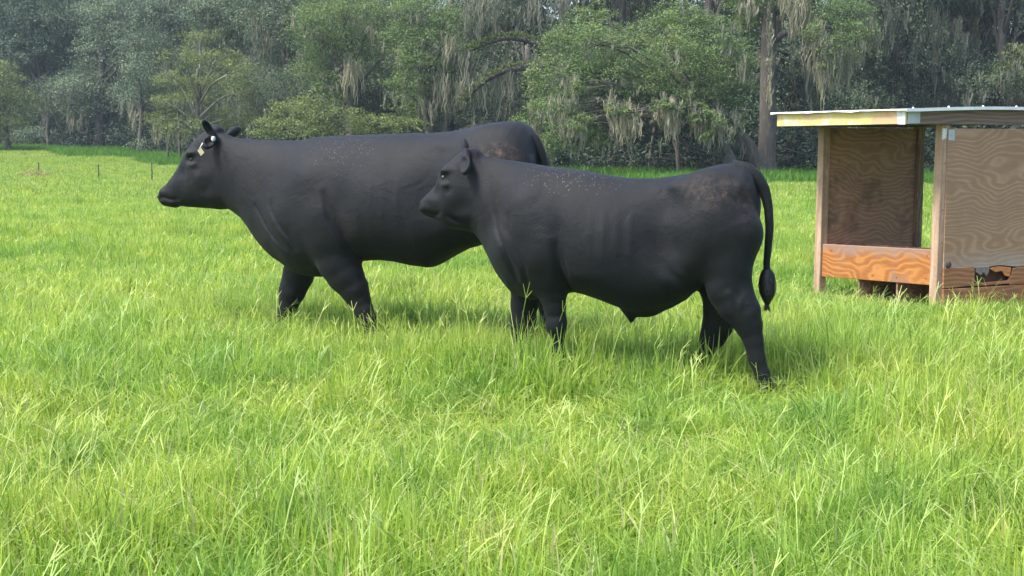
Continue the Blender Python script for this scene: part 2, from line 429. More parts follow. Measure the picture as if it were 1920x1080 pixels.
def tree(name, label, base, clumps, seed, leafm, trunk_r=.28, leaf=.07, dens=1.0, mossy=.5, moss_len=.9, moss_t=.45, fork=None, group=None, cat='tree', extra_moss=(), limbm=None, lean=(0, 0), moss_w=.035, trunk=True, top=None, fill=1.0):
    """base (x, y); clumps [(centre Vector, rx, ry, rz)]; one Empty with trunk, crown and moss as parts"""
    g = np.random.default_rng(seed); gz = float(ground_z(base[0], base[1]))
    root = empty(name, (base[0], base[1], gz)); o3 = np.array([base[0], base[1], gz])
    tag(root, label, cat, group)
    cl = [(np.array(c) - o3, rx, ry, rz) for c, rx, ry, rz in clumps]
    me = crown_mesh('crown', cl, g, leaf, dens, fill=fill); link('crown', me, root, leafm)
    zt = max(c[2] for c, *_ in cl); zf = fork if fork else max(.6, min(c[2] - rz for c, rx, ry, rz in cl) * .8 + .3)
    if trunk:
        tx = np.mean([c[0] for c, *_ in cl]) * .35 + lean[0]; ty = np.mean([c[1] for c, *_ in cl]) * .35 + lean[1]
        tz = top if top else max(zf + .5, zt * .75)
        tp = limb_path((0, 0, -.2), (tx, ty, tz), trunk_r, trunk_r * .45, g, 0, 9, .08)
        tp[0, 3] *= 1.7; tp[1, 3] *= 1.12
        limbs = []
        for (c, rx, ry, rz) in cl:
            k = int(np.clip(np.argmin(np.abs(tp[:, 2] - (c[2] * .55 + .2))), 2, 8)); s = tp[k]
            lp = limb_path(s[:3], c, min(s[3] * .55, .03 + .05 * (rx + rz)), .025, g, .10)
            mine = [lp]; limbs.append(mine)
            for q in range(3):
                e = c + unit(g.normal(size=(1, 3)))[0] * np.array([rx, ry, rz]) * .8
                mine.append(limb_path(lp[4, :3], e, .022, .008, g, .08, 5))
        link('trunk', tube_mesh('trunk', [tp], 12), root, M_BARK)
        if name == 'wood_oak': tag(link('limbs', tube_mesh('limbs', sum(limbs, []), 5), root, M_BARK), kind='stuff')
        else:
            for q in limbs: link('limb', tube_mesh('limb', q, 6), root, limbm or M_BARK)
    spots = []
    for (c, rx, ry, rz) in cl:
        n = g.poisson(mossy * (rx + .5) * 5)
        for q in range(n):
            a = g.uniform(0, 6.28); r = math.sqrt(g.uniform()) * .95
            x, y = c[0] + rx * r * math.cos(a), c[1] - abs(ry * r * math.sin(a)) * (1 if g.uniform() < .7 else -1)
            low = g.uniform() < .6
            z = c[2] + (-.5 * rz * math.sqrt(max(0, 1 - r * r)) if low else g.uniform(-.3, .7) * rz)
            spots.append((x, y, z, moss_len * g.uniform(.35, 1.15), .10 + .14 * g.uniform(), g.integers(10, 34), np.clip(moss_t + g.normal(0, .13), 0, 1)))
    for (p, ln, sp, cnt, tn) in extra_moss:
        p = np.array(p) - o3; m = link('moss_beard', moss_mesh('moss_beard', [(p[0], p[1], p[2], ln, sp, int(cnt * 1.3), tn)], g, moss_w), root, M_MOSS); m['kind'] = 'stuff'
    if spots:
        m = link('moss', moss_mesh('moss', spots, g, moss_w), root, M_MOSS); m['label'] = 'grey hanging moss'; m['kind'] = 'stuff'
    return root


def px_clumps(d, rows, g, dj=1.0):
    """rows (px, py, half width px, half height px[, distance change])"""
    out = []
    for r in rows:
        D = d + (r[4] if len(r) > 4 else g.uniform(-dj, dj)); c = at(r[0], r[1], D); s = D / FPX
        out.append((c, r[2] * s, max(r[2], r[3]) * s * .75, r[3] * s))
    return out


GT = np.random.default_rng(5)
def px_tree(name, label, d, basepx, rows, seed, m, dj=1.0, moss=(), **kw):
    b = at(basepx, 262, d)
    ex = [(at(p[0], p[1], d + p[6] if len(p) > 6 else d - .6), p[2] * d / FPX, p[3] * d / FPX, p[4], p[5]) for p in moss]
    return tree(name, label, (b.x, d), px_clumps(d, rows, GT, dj), seed, m, extra_moss=ex, **kw)


# the mossy wood from left to right, each tree with its own crown
px_tree('broadleaf_tree', 'small fresh green tree at the left end of the wood', 86, 15,
        [(5, 150, 40, 34), (30, 190, 42, 36), (-20, 210, 60, 45), (10, 235, 48, 28), (-60, 160, 60, 50)], 1, M_YOUNG, trunk_r=.2, mossy=.15, leaf=.10)
px_tree('live_oak', 'tall hazy grey-green oak at the far left, crown running out of the frame', 100, 90,
        [(60, -40, 120, 60), (30, 30, 90, 50), (100, 40, 75, 48), (60, 85, 70, 40), (110, 105, 50, 40), (10, 90, 60, 40), (75, 255, 60, 22), (120, -20, 60, 50), (-50, 40, 70, 60)], 2, M_GREY, fill=1.5, trunk_r=.35, mossy=.6, moss_len=1.5, leaf=.12)
px_tree('live_oak', 'rounded oak draped in moss whose low branches hang over a dark hollow', 92, 185,
        [(225, 30, 75, 48), (190, 95, 50, 45), (270, 90, 70, 48), (140, 165, 48, 28), (190, 175, 50, 40), (250, 185, 48, 42), (160, 205, 40, 25), (300, 40, 60, 45), (215, 245, 26, 22)], 3, M_GREY, fill=1.5, trunk_r=.35, mossy=.5, moss_len=1.2, leaf=.11,
        moss=[(133, 215, 50, 8, 40, .7), (152, 215, 55, 7, 36, .65), (205, 255, 26, 8, 30, .7), (246, 205, 48, 8, 40, .75), (266, 240, 25, 6, 20, .6)])
px_tree('live_oak', 'low oak branch mass beside the yellow-green tree, thin moss beards beneath', 84, 262,
        [(260, 135, 38, 38), (285, 165, 38, 30), (255, 190, 30, 25), (270, 275, 26, 16), (300, 285, 20, 12)], 4, M_GREY, fill=1.5, trunk_r=.2, mossy=.5, moss_len=1.2, leaf=.10,
        moss=[(252, 205, 48, 6, 40, .8), (243, 190, 40, 8, 30, .6)])
px_tree('live_oak', 'sunlit yellow-green tree with bare pale limbs behind the larger animal\'s head', 70, 372,
        [(378, 72, 38, 18), (340, 108, 40, 20), (405, 112, 52, 22), (450, 130, 36, 20), (325, 150, 40, 20), (390, 160, 58, 22), (455, 175, 32, 24), (310, 190, 34, 14), (360, 190, 46, 18), (300, 222, 36, 20), (345, 238, 44, 16), (395, 215, 50, 22), (445, 225, 36, 26)], 5, M_YOUNG, trunk_r=.2, mossy=.35, moss_len=.9, leaf=.08, limbm=M_LIMB, dj=2,
        moss=[(300, 245, 34, 10, 60, .8), (325, 252, 34, 14, 70, .8), (350, 250, 40, 10, 50, .7), (285, 240, 40, 6, 26, .8)])
px_tree('live_oak', 'grey moss-clad oak rising behind the yellow-green tree', 80, 470,
        [(450, 10, 80, 50), (520, 60, 66, 52), (460, 70, 60, 40), (545, 130, 55, 50), (500, 150, 50, 45), (560, 10, 60, 50), (395, 20, 55, 38), (490, 205, 40, 40)], 6, M_GREY, fill=1.5, trunk_r=.35, mossy=1.2, moss_len=1.3, leaf=.10)
px_tree('live_oak', 'leafy green oak over the withers of the larger animal, tan moss hanging in a hollow', 62, 660,
        [(600, 30, 44, 44), (650, 20, 55, 40), (620, 90, 46, 44), (670, 80, 50, 40), (590, 140, 40, 36), (620, 165, 36, 30), (700, 50, 40, 44), (720, 110, 40, 40), (580, 60, 34, 50)], 7, M_OAK, fill=1.4, trunk_r=.3, mossy=.7, leaf=.075,
        moss=[(655, 120, 75, 10, 90, .95), (668, 125, 72, 10, 90, .8), (648, 150, 45, 8, 50, .9), (700, 60, 60, 10, 60, .9), (628, 140, 38, 4, 20, .9)])
px_tree('live_oak', 'bright green oak with long twiggy sprays and moss curtains at its right edge', 58, 810,
        [(780, 20, 56, 34), (835, 40, 44, 36), (760, 70, 44, 36), (815, 85, 52, 38), (780, 120, 46, 34), (850, 115, 36, 34), (760, 165, 42, 30), (820, 160, 46, 34), (790, 205, 40, 26)], 8, M_OAK, fill=1.4, trunk_r=.3, mossy=.9, moss_len=1.2, leaf=.075,
        moss=[(845, 75, 70, 10, 60, .8), (825, 150, 95, 12, 90, .65), (850, 160, 100, 12, 90, .5), (800, 190, 55, 12, 80, .85), (875, 100, 110, 14, 80, .3)])
px_tree('bush', 'bright leafy bush showing above the middle of the larger animal\'s back', 56, 600,
        [(500, 238, 36, 22), (545, 210, 44, 30), (590, 205, 46, 32), (640, 222, 50, 28), (700, 232, 56, 24), (560, 245, 70, 24), (760, 240, 40, 22)], 9, M_YOUNG, cat='bush', trunk_r=.08, mossy=0, leaf=.075, dj=.6)

# the dark oak with two arched limbs carrying green fern
def arched_oak():
    d = 57; b = at(1012, 262, d); gz = float(ground_z(b.x, d)); o3 = np.array([b.x, d, gz])
    root = px_tree('live_oak', 'shadowy old oak with two long arched limbs topped with green fern', d, 1012,
                   [(900, 30, 50, 40, 5), (960, 20, 50, 40, 5), (1000, 60, 44, 40, 4), (940, 210, 48, 28, 1), (985, 200, 40, 30, .5), (900, 232, 36, 18, 0)], 10, M_DARK, limbm=M_BARK_DARK, trunk_r=.25, mossy=1.6, moss_len=1.7, moss_t=.2, leaf=.08, dens=.8,
                   moss=[(900, 150, 90, 12, 60, .3), (930, 140, 80, 14, 70, .3), (955, 130, 90, 10, 60, .4), (920, 0, 90, 20, 120, .3), (890, 10, 80, 14, 90, .3), (1000, 0, 60, 20, 90, .35), (1060, 0, 60, 14, 70, .3)])
    paths, ferns = [], []
    for pts in ([(1040, 118), (985, 126), (950, 131), (915, 148), (890, 168), (872, 190)], [(1020, 88), (985, 73), (950, 70), (915, 80), (880, 95)]):
        P = [np.array(at(x, y, d - .8)) - o3 for x, y in pts]
        t = np.linspace(0, len(P) - 1, 16); P = np.array(P); Q = np.stack([np.interp(t, range(len(P)), P[:, k]) for k in range(3)], -1)
        paths.append(np.concatenate([Q, np.linspace(.17, .05, 16)[:, None]], 1)); ferns.append(Q)
    for q in paths: link('arched_limb', tube_mesh('arched_limb', [q], 8), root, M_BARK_DARK)
    g = np.random.default_rng(3); Q = np.concatenate(ferns); n = 3600
    k = g.integers(0, len(Q), n); C = Q[k] + g.normal(0, 1, (n, 3)) * [.12, .08, .05] + [0, 0, .14]
    u = unit(g.normal(size=(n, 3)) + [0, 0, .9]); v = unit(np.cross(u, g.normal(size=(n, 3))))
    P, F, c = quads(C, u * .055, v * .022, g.uniform(0, 1, n), g)
    f = link('fern', np_mesh('fern', P, F, False, {'tint': c}), root, M_FERN); f['label'] = 'green fern growing along the top of the limbs'
arched_oak()

px_tree('live_oak', 'broad green oak in the middle with tan moss beards hanging over the smaller animal', 49, 1395,
        [(1105, 35, 40, 30, 1), (1060, 80, 44, 34, 0), (1120, 80, 50, 40, -1), (1180, 90, 50, 44, .5), (1080, 135, 50, 40, -.5), (1150, 140, 50, 40, -1), (1240, 50, 44, 40, 1), (1290, 40, 44, 36, 0), (1340, 70, 50, 46, -.5),
         (1260, 105, 56, 44, -1.5), (1320, 135, 50, 44, -1), (1380, 120, 36, 50, 0), (1220, 160, 50, 34, -1), (1290, 185, 50, 30, -1), (1040, 195, 44, 36, 0), (1000, 235, 44, 30, .5), (1075, 245, 46, 36, -1), (1120, 260, 34, 22, -1), (1350, 190, 44, 34, 0), (1160, 190, 40, 28, -.5), (1168, 222, 26, 20, -1.3), (1252, 218, 26, 22, -1.3), (1325, 232, 32, 24, -1.3), (1210, 215, 20, 16, -.5), (1060, 215, 40, 30, -.5), (1155, 205, 22, 12, -2.1), (1180, 212, 18, 11, -2.2), (1240, 196, 20, 12, -2.2), (1265, 205, 16, 12, -2.2), (1315, 218, 24, 12, -2.1), (1345, 228, 22, 14, -2.1), (1330, 255, 18, 10, -2.0), (1075, 165, 24, 14, -1.8), (1050, 200, 24, 14, -1.6), (1085, 230, 26, 16, -1.9), (1295, 200, 24, 14, -1.8), (1375, 230, 22, 26, 0), (1025, 270, 40, 20, -.5), (1015, 150, 34, 40, 1)],
        11, M_OAK, trunk_r=.30, leaf=.068, dens=1.25, mossy=.45, moss_len=.9, dj=.5, lean=(-1.0, 0), top=4.2, fill=1.5,
        moss=[(1150, 200, 70, 8, 90, .9, -1.6), (1172, 210, 80, 12, 150, 1.0, -1.8), (1186, 200, 75, 8, 80, .9, -1.6), (1240, 195, 55, 9, 90, .9, -1.7), (1255, 200, 80, 10, 150, 1.0, -1.9), (1265, 215, 60, 8, 70, .95, -1.8),
              (1310, 215, 50, 12, 120, .85, -1.5), (1330, 225, 55, 14, 160, .95, -1.7), (1350, 220, 50, 10, 90, .85, -1.5), (1290, 180, 40, 8, 60, .8, -1.6), (1075, 150, 60, 10, 70, .6, -1.4), (1045, 190, 60, 12, 70, .6, -1.2), (1065, 225, 55, 12, 100, .75, -1.5),
              (1095, 230, 50, 10, 70, .7, -1.6), (1380, 215, 40, 8, 50, .7, -1), (1395, 120, 60, 8, 40, .7, -1)], moss_w=.03)


def big_trunk_oak():
    d = 51.0; b = at(1440, 262, d); gz = float(ground_z(b.x, d)); g = np.random.default_rng(31)
    root = px_tree('live_oak', 'oak with a thick straight grey trunk beside the leaning one, heavy moss curtains', d, 1440,
                   [(1430, -20, 60, 40, 0), (1520, -10, 60, 40, 0), (1590, 20, 50, 40, -1), (1540, 55, 36, 34, -1), (1600, 70, 44, 34, -1.5), (1560, 100, 34, 26, -1), (1625, 60, 26, 26, -1), (1410, 40, 30, 40, .5), (1400, 10, 44, 36, 0)],
                   32, M_OAK, leaf=.065, dens=1.1, mossy=.9, moss_len=1.1, trunk=False,
                   moss=[(1475, -10, 80, 10, 80, .85), (1495, 0, 110, 12, 130, .7), (1510, 20, 110, 10, 90, .85), (1550, 95, 110, 12, 190, .9), (1565, 95, 95, 14, 170, .8), (1540, 85, 120, 8, 90, .75), (1590, 95, 70, 12, 90, .85), (1530, 55, 75, 7, 70, .9), (1400, 0, 60, 10, 60, .7), (1620, 85, 55, 10, 60, .7), (1460, 30, 100, 7, 40, .5, .5)])
    tr = np.array([[.05, 0, -.3, .62], [.02, 0, .15, .40], [0, 0, .8, .34], [-.03, 0, 2, .33], [-.06, 0, 4, .29], [-.05, .0, 6.5, .27], [-.02, .1, 9, .22], [.1, .1, 11, .12]])
    for i in (1, 2, 3, 4): tr[i, 0] += g.uniform(-.05, .05)
    link('trunk', tube_mesh('trunk', [tr], 16), root, M_BARK)
    lm = [limb_path((0, 0, 5.2), (2.6, -.6, 5.6), .16, .05, g), limb_path((0, 0, 6.2), (3.2, -1, 7.0), .16, .05, g), limb_path((0, 0, 5.8), (-1.6, -.3, 7), .14, .05, g), limb_path((0, 0, 4.3), (1.2, .2, 3.3), .07, .02, g)]
    for q in lm: link('limb', tube_mesh('limb', [q], 7), root, M_BARK)
    mm = [(-.08 + g.normal(0, .05), -.36 - abs(g.normal(0, .02)), z, g.uniform(.6, 1.2), .07, 26, .8 + g.normal(0, .1)) for z in np.linspace(3.0, 6.8, 15)]
    m = link('trunk_moss', moss_mesh('trunk_moss', mm, g, .04), root, M_MOSS); m['label'] = 'pale moss clinging to the trunk'
big_trunk_oak()


def leaning_oak():
    """dark trunk leaning left out of the base of the straight trunk"""
    d = 50.2; b = at(1432, 262, d); g = np.random.default_rng(33)
    root = px_tree('live_oak', 'dark oak trunk leaning to the left at the foot of the straight trunk', d, 1432,
                   [(1330, 262, 26, 22, 1.5), (1352, 215, 20, 18, 1), (1385, 275, 24, 20, 2), (1300, 290, 26, 12, 3)], 34, M_DARK, leaf=.07, mossy=.6, moss_len=.6, trunk=False)
    P = [np.array(at(x, y, d)) - np.array(root.location) for x, y in ((1436, 345), (1425, 310), (1404, 275), (1385, 250), (1362, 225), (1330, 190), (1290, 150))]
    tr = np.concatenate([np.array(P), np.array([.34, .27, .25, .22, .2, .16, .1])[:, None]], 1)
    link('trunk', tube_mesh('trunk', [tr], 14), root, M_BARK)
leaning_oak()

px_tree('live_oak', 'dim oak behind the shed roof with rows of thin grey moss', 60, 1700,
        [(1680, 10, 60, 46), (1740, 40, 60, 50), (1700, 90, 50, 40), (1760, 110, 50, 40), (1680, 160, 60, 36), (1740, 175, 50, 30)], 13, M_WOOD, trunk_r=.3, mossy=2.6, moss_len=1.7, moss_t=.62, leaf=.08, dens=.85,
        moss=[(1745, 20, 90, 8, 60, .9), (1790, 40, 90, 12, 90, .75), (1770, 30, 130, 5, 40, .7), (1710, 60, 90, 5, 26, .75), (1800, 60, 80, 10, 70, .8), (1655, 110, 80, 5, 26, .7), (1690, 90, 60, 8, 40, .6)])
px_tree('live_oak', 'dusky oak at the right edge above the plywood wall, moss between its limbs', 62, 1850,
        [(1820, 10, 60, 40), (1880, 30, 60, 50), (1850, 90, 50, 44), (1930, 90, 60, 60), (1810, 140, 44, 36), (1870, 160, 50, 34), (1960, 20, 60, 60), (1990, 150, 60, 60)], 14, M_WOOD, trunk_r=.3, mossy=2.2, moss_len=1.6, moss_t=.58, leaf=.08, dens=.9,
        moss=[(1830, 40, 110, 8, 60, .8), (1815, 70, 60, 12, 70, .7), (1850, 50, 60, 8, 40, .6)])
px_tree('bush', 'pale green shrub growing at the right edge over the shed roof', 57, 1905,
        [(1900, 105, 24, 26), (1890, 140, 22, 30), (1915, 190, 26, 18), (1940, 130, 30, 40), (1860, 150, 20, 16)], 15, M_YOUNG, cat='bush', trunk_r=.08, mossy=.6, moss_t=.5, leaf=.07)
px_tree('bush', 'low dark green undergrowth beneath the middle oak\'s moss', 53, 1330,
        [(1220, 305, 40, 14), (1300, 300, 40, 16), (1360, 295, 30, 20), (1130, 305, 50, 14), (1500, 300, 50, 14), (1480, 290, 20, 16), (1600, 300, 40, 18), (1400, 300, 30, 20)], 16, M_DARK, cat='bush', trunk_r=.05, mossy=0, leaf=.08, dj=1.5)

# slim saplings and trunks under the canopy, each a tree of its own
def slim(px, d, r, top, seed, label):
    g = np.random.default_rng(seed); b = at(px, 262, d); gz = float(ground_z(b.x, d))
    root = empty('sapling', (b.x, d, gz)); tag(root, label, 'tree', 'slim trunks in the shade of the wood')
    tp = limb_path((0, 0, -.1), (g.uniform(-.4, .4), g.uniform(-.3, .3), top), r, r * .5, g, 0, 8, .12)
    link('trunk', tube_mesh('trunk', [tp], 8), root, M_BARK)
    c = [((tp[-1, 0], tp[-1, 1], top), .8, .8, .5), ((tp[-3, 0] + .4, tp[-3, 1], top * .8), .5, .5, .3)]
    link('crown', crown_mesh('crown', [(np.array(a), q, w, e) for a, q, w, e in c], g, .09, .5), root, M_DARK)
for i, (px, d, r, top, lb) in enumerate([(1178, 55, .07, 3.6, 'thin dark trunk standing in shade below the leftmost tan moss beard'), (1215, 53, .09, 3.8, 'slim grey trunk between the two tan moss beards'),
                                        (1272, 52, .10, 3.9, 'slim pale trunk just right of the middle moss beard'), (1150, 56, .06, 3.4, 'thin trunk at the left end of the shaded row'),
                                        (1300, 54, .06, 3.5, 'thin trunk left of the broad moss-hung bough'), (1240, 57, .07, 3.6, 'thin trunk under the middle moss beard'),
                                        (90, 96, .20, 5, 'dark trunk under the far left oak'), (335, 74, .09, 3.5, 'slim grey trunk below the yellow-green tree, near the fence'), (310, 76, .07, 3.3, 'slim trunk a little left of the grey one by the fence')]):
    slim(px, d, r, top, 100 + i, lb)

# the wood behind: a few shapes, copied with their own size and turn
def wood_proto(seed):
    g = np.random.default_rng(seed)
    cl = []
    for q in range(15):
        a = g.uniform(0, 6.28); r = g.uniform(.3, 3.4); z = g.uniform(1.6, 10.5)
        cl.append((np.array([r * math.cos(a), r * math.sin(a), z]), g.uniform(1.2, 2.2), g.uniform(1.2, 2.2), g.uniform(.8, 1.5)))
    return cl
LAB = 'dark mossy oak deep in the shaded wood'; GRP = 'dark oaks deep in the wood behind the edge trees'
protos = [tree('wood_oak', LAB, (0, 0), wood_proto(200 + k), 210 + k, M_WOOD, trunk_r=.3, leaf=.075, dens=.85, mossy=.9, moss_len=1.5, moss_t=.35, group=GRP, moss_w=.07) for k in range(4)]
spots = []
gg = np.random.default_rng(77)
for row, (off, step) in enumerate(((14, 4.2), (20, 4.8), (28, 6.0))):
    x = -54.0
    while x < 46:
        ye = float(tree_edge(np.array(x))) + off + gg.uniform(-1.5, 1.5)
        if abs(x) < .42 * ye + 12: spots.append((x + gg.uniform(-1, 1), ye))
        x += step
for i, (x, y) in enumerate(spots):
    p = protos[i % 4]
    if i < 4: r = p
    else:
        r = p.copy(); COL.objects.link(r)
        for ch in list(p.children):
            c = ch.copy(); COL.objects.link(c); c.parent = r
    r.location = (x, y, float(ground_z(x, y))); r.rotation_euler = (0, 0, gg.uniform(0, 6.28)); s = gg.uniform(.9, 1.25); r.scale = (s, s, s * gg.uniform(.95, 1.2))
# far back the wood reads as one dark mass
def wood_mass():
    g = np.random.default_rng(9); cl = []
    for x in np.arange(-75, 60, 3.0):
        y = float(tree_edge(np.array(x))) + 34 + g.uniform(-2, 2)
        for z in (1.2, 4, 7.2, 10.5, 14): cl.append((np.array([x + g.uniform(-1, 1), y + g.uniform(-1, 1), z + g.uniform(-.6, .6)]), 2.6, 1.6, 2.2))
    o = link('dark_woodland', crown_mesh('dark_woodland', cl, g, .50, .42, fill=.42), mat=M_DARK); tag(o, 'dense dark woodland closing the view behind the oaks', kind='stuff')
wood_mass()


def low_growth():  # added to cover lit ground between the trunks with shade-dark leaves
    g = np.random.default_rng(19); cl = []
    for x in np.arange(-52, 34, 1.5):
        y0 = float(tree_edge(np.array(x)))
        for dy in (9, 13, 18):
            y = y0 + dy + g.uniform(-1.2, 1.2); h = g.uniform(.7, 1.5)
            cl.append((np.array([x + g.uniform(-.8, .8), y, float(ground_z(x, y)) + h * .75]), 1.5, 1.0, h))
    o = link('undergrowth', crown_mesh('undergrowth', cl, g, .16, .55, fill=.8), mat=M_DARK); tag(o, 'undergrowth added to darken the shade between the oak trunks', kind='stuff')
low_growth()

# fallen dead grass heap and thin fence stakes out in the pasture on the left
def stake(px, top_py, bot_py, d, label):
    b = at(px, bot_py, d); t = at(px, top_py, d); z0 = float(ground_z(b.x, d)); h = t.z - z0
    root = empty('fence_stake', (b.x, d, z0)); tag(root, label, 'fence post', 'thin fence stakes standing in the pasture')
    link('post', tube_mesh('post', [[(0, 0, -.1, .024), (.005, 0, h * .5, .023), (.0, 0, h, .021)]], 7), root, bark('stake_wood%d' % px, (.03, .028, .025), (.06, .055, .05), (.1, .09, .08), 8))
    link('insulator', tube_mesh('insulator', [[(0, -.03, h * .86, .012), (0, -.03, h * .9, .02), (0, -.03, h * .95, .012)]], 8), root, M_STAKECAP)
mm, ns, ls = mat('stake_cap'); o_ = ns.new('ShaderNodeOutputMaterial'); b_ = nd(ns, 'ShaderNodeBsdfPrincipled', Roughness=.5); b_.inputs['Base Color'].default_value = (.05, .05, .05, 1); ls.new(b_.outputs[0], o_.inputs[0]); M_STAKECAP = mm
stake(73, 304, 328, 54, 'thin fence stake beside the brown heap of dead grass')
stake(185, 308, 330, 51, 'thin fence stake between the brown heap and the nearest stake')
stake(285, 305, 334, 48, 'thin dark fence stake closest to the larger animal\'s muzzle')
g = np.random.default_rng(4); hb = at(66, 330, 53); hz = float(ground_z(hb.x, 53)); n = 1300
C = g.normal(0, 1, (n, 3)) * [.36, .25, .08]; C[:, 2] = np.abs(C[:, 2]) + .12 * np.exp(-(C[:, 0] / .4) ** 2)
u = unit(g.normal(size=(n, 3)) + [0, 0, .3]); v = unit(np.cross(u, g.normal(size=(n, 3))))
P, F, c = quads(C * [1, 1, 1.1], u * .12, v * .012, g.uniform(0, 1, n), g)
ho = link('dead_grass_heap', np_mesh('dead_grass_heap', P, F, False, {'tint': c}), mat=leafy('dead_grass', [(0, (.22, .18, .08)), (1, (.46, .44, .20))], transl=.2)); ho.location = (hb.x, 53, hz)
tag(ho, 'low heap of brown dead grass by the first fence stake', 'grass heap')

# ------------------------------------------------------------------ the plywood feeder shed
def wood_mat(name, dark, mid, light, scale=1.0, stretch=(1, 1, 1), dist=6.0, stain=None, ringz=9.0, band=0.0, contrast=(.25, .55, .8), paint=None, rough=.85):
    """weathered softwood: wandering cathedral grain, fine fibre, stains"""
    m, ns, ls = mat(name); out = ns.new('ShaderNodeOutputMaterial'); tc = ns.new('ShaderNodeTexCoord')
    mp = nd(ns, 'ShaderNodeMapping'); mp.inputs['Scale'].default_value = stretch; ls.new(tc.outputs['Object'], mp.inputs[0])
    big = nd(ns, 'ShaderNodeTexNoise', Scale=1.6 * scale, Detail=2.0, Roughness=.45); ls.new(mp.outputs[0], big.inputs['Vector'])
    sz = ns.new('ShaderNodeSeparateXYZ'); ls.new(tc.outputs['Object'], sz.inputs[0])
    rings = math_n(ns, ls, 'SINE', math_n(ns, ls, 'MULTIPLY', math_n(ns, ls, 'ADD', math_n(ns, ls, 'MULTIPLY', big.outputs[0], ringz), math_n(ns, ls, 'MULTIPLY', sz.outputs[2], band)), 6.283))
    rings = math_n(ns, ls, 'MULTIPLY', math_n(ns, ls, 'ADD', rings, 1.0), .5)
    mp2 = nd(ns, 'ShaderNodeMapping'); mp2.inputs['Scale'].default_value = (stretch[0] * 3, stretch[1] * 3, stretch[2] * 26); ls.new(tc.outputs['Object'], mp2.inputs[0])
    fine = nd(ns, 'ShaderNodeTexNoise', Scale=4.0, Detail=6.0, Roughness=.7); ls.new(mp2.outputs[0], fine.inputs['Vector'])
    v = math_n(ns, ls, 'ADD', math_n(ns, ls, 'MULTIPLY', math_n(ns, ls, 'POWER', rings, 2.0), .26), math_n(ns, ls, 'ADD', math_n(ns, ls, 'MULTIPLY', fine.outputs[0], .55), .08))
    r = ramp(ns, [(contrast[0], dark), (contrast[1], mid), (contrast[2], light)]); ls.new(v, r.inputs[0])
    col = r.outputs[0]
    sn = nd(ns, 'ShaderNodeTexNoise', Scale=3.0, Detail=5.0, Roughness=.65); ls.new(tc.outputs['Object'], sn.inputs['Vector'])
    if stain:
        sr = ramp(ns, [(stain[0], (0, 0, 0)), (stain[1], (1, 1, 1))]); ls.new(sn.outputs[0], sr.inputs[0]); col = mixc(ns, ls, math_n(ns, ls, 'MULTIPLY', sr.outputs[0], stain[3] if len(stain) > 3 else .7), col, stain[2])
    if paint:      # (low, high, colour, below/above z, soft)
        sx = ns.new('ShaderNodeSeparateXYZ'); ls.new(tc.outputs['Object'], sx.inputs[0])
        z = math_n(ns, ls, 'ADD', sx.outputs[2], math_n(ns, ls, 'MULTIPLY', sn.outputs[0], .25))
        pr = ramp(ns, [(0, (0, 0, 0)), (1, (1, 1, 1))]); q = math_n(ns, ls, 'DIVIDE', math_n(ns, ls, 'SUBTRACT', z, paint[0]), paint[1] - paint[0], True); ls.new(q, pr.inputs[0])
        col = mixc(ns, ls, math_n(ns, ls, 'MULTIPLY', pr.outputs[0], paint[3] if len(paint) > 3 else 1.0), col, paint[2])
    b = nd(ns, 'ShaderNodeBsdfPrincipled', Roughness=rough); b.inputs['Specular IOR Level'].default_value = .25; ls.new(col, b.inputs['Base Color'])
    bp = nd(ns, 'ShaderNodeBump', Strength=.35, Distance=.006); ls.new(v, bp.inputs['Height']); ls.new(bp.outputs[0], b.inputs['Normal'])
    ls.new(b.outputs[0], out.inputs[0]); return m


PLY_OUT = wood_mat('weathered_plywood', (.28, .165, .10), (.385, .24, .155), (.46, .305, .205), 1.3, (.45, .45, 1.1), ringz=19, band=20, stain=(.45, .72, (.27, .165, .11)), paint=(.66, .44, (.38, .34, .32), .8))
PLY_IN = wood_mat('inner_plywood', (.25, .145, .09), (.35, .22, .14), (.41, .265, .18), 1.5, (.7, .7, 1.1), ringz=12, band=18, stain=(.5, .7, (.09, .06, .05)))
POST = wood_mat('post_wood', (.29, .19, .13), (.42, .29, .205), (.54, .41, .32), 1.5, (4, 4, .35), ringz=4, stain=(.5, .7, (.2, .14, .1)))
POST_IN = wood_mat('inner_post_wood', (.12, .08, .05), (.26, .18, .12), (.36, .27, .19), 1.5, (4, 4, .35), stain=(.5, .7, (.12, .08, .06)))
ORANGE = wood_mat('orange_board_wood', (.22, .08, .025), (.37, .155, .045), (.45, .225, .08), 1.5, (.7, .7, 1.6), stain=(.56, .70, (.22, .15, .12)), ringz=9, band=15, paint=(.56, .66, (.24, .17, .14), .85))
ROT = wood_mat('rotten_board', (.20, .09, .045), (.34, .165, .085), (.44, .25, .14), 2.0, (.5, .5, 2.0), ringz=4, band=20, stain=(.52, .66, (.36, .13, .05)))
SPLINT = wood_mat('fresh_splinter', (.40, .14, .05), (.55, .22, .08), (.62, .34, .16), 2.0, (1, 1, 4))
FASC_B = wood_mat('brown_fascia_wood', (.12, .085, .065), (.20, .145, .115), (.27, .20, .165), 1.4, (.5, .5, 2), band=25, ringz=4)
DIVID = wood_mat('divider_wood', (.16, .09, .06), (.30, .18, .12), (.38, .25, .18), 1.5, (2, 2, 2))


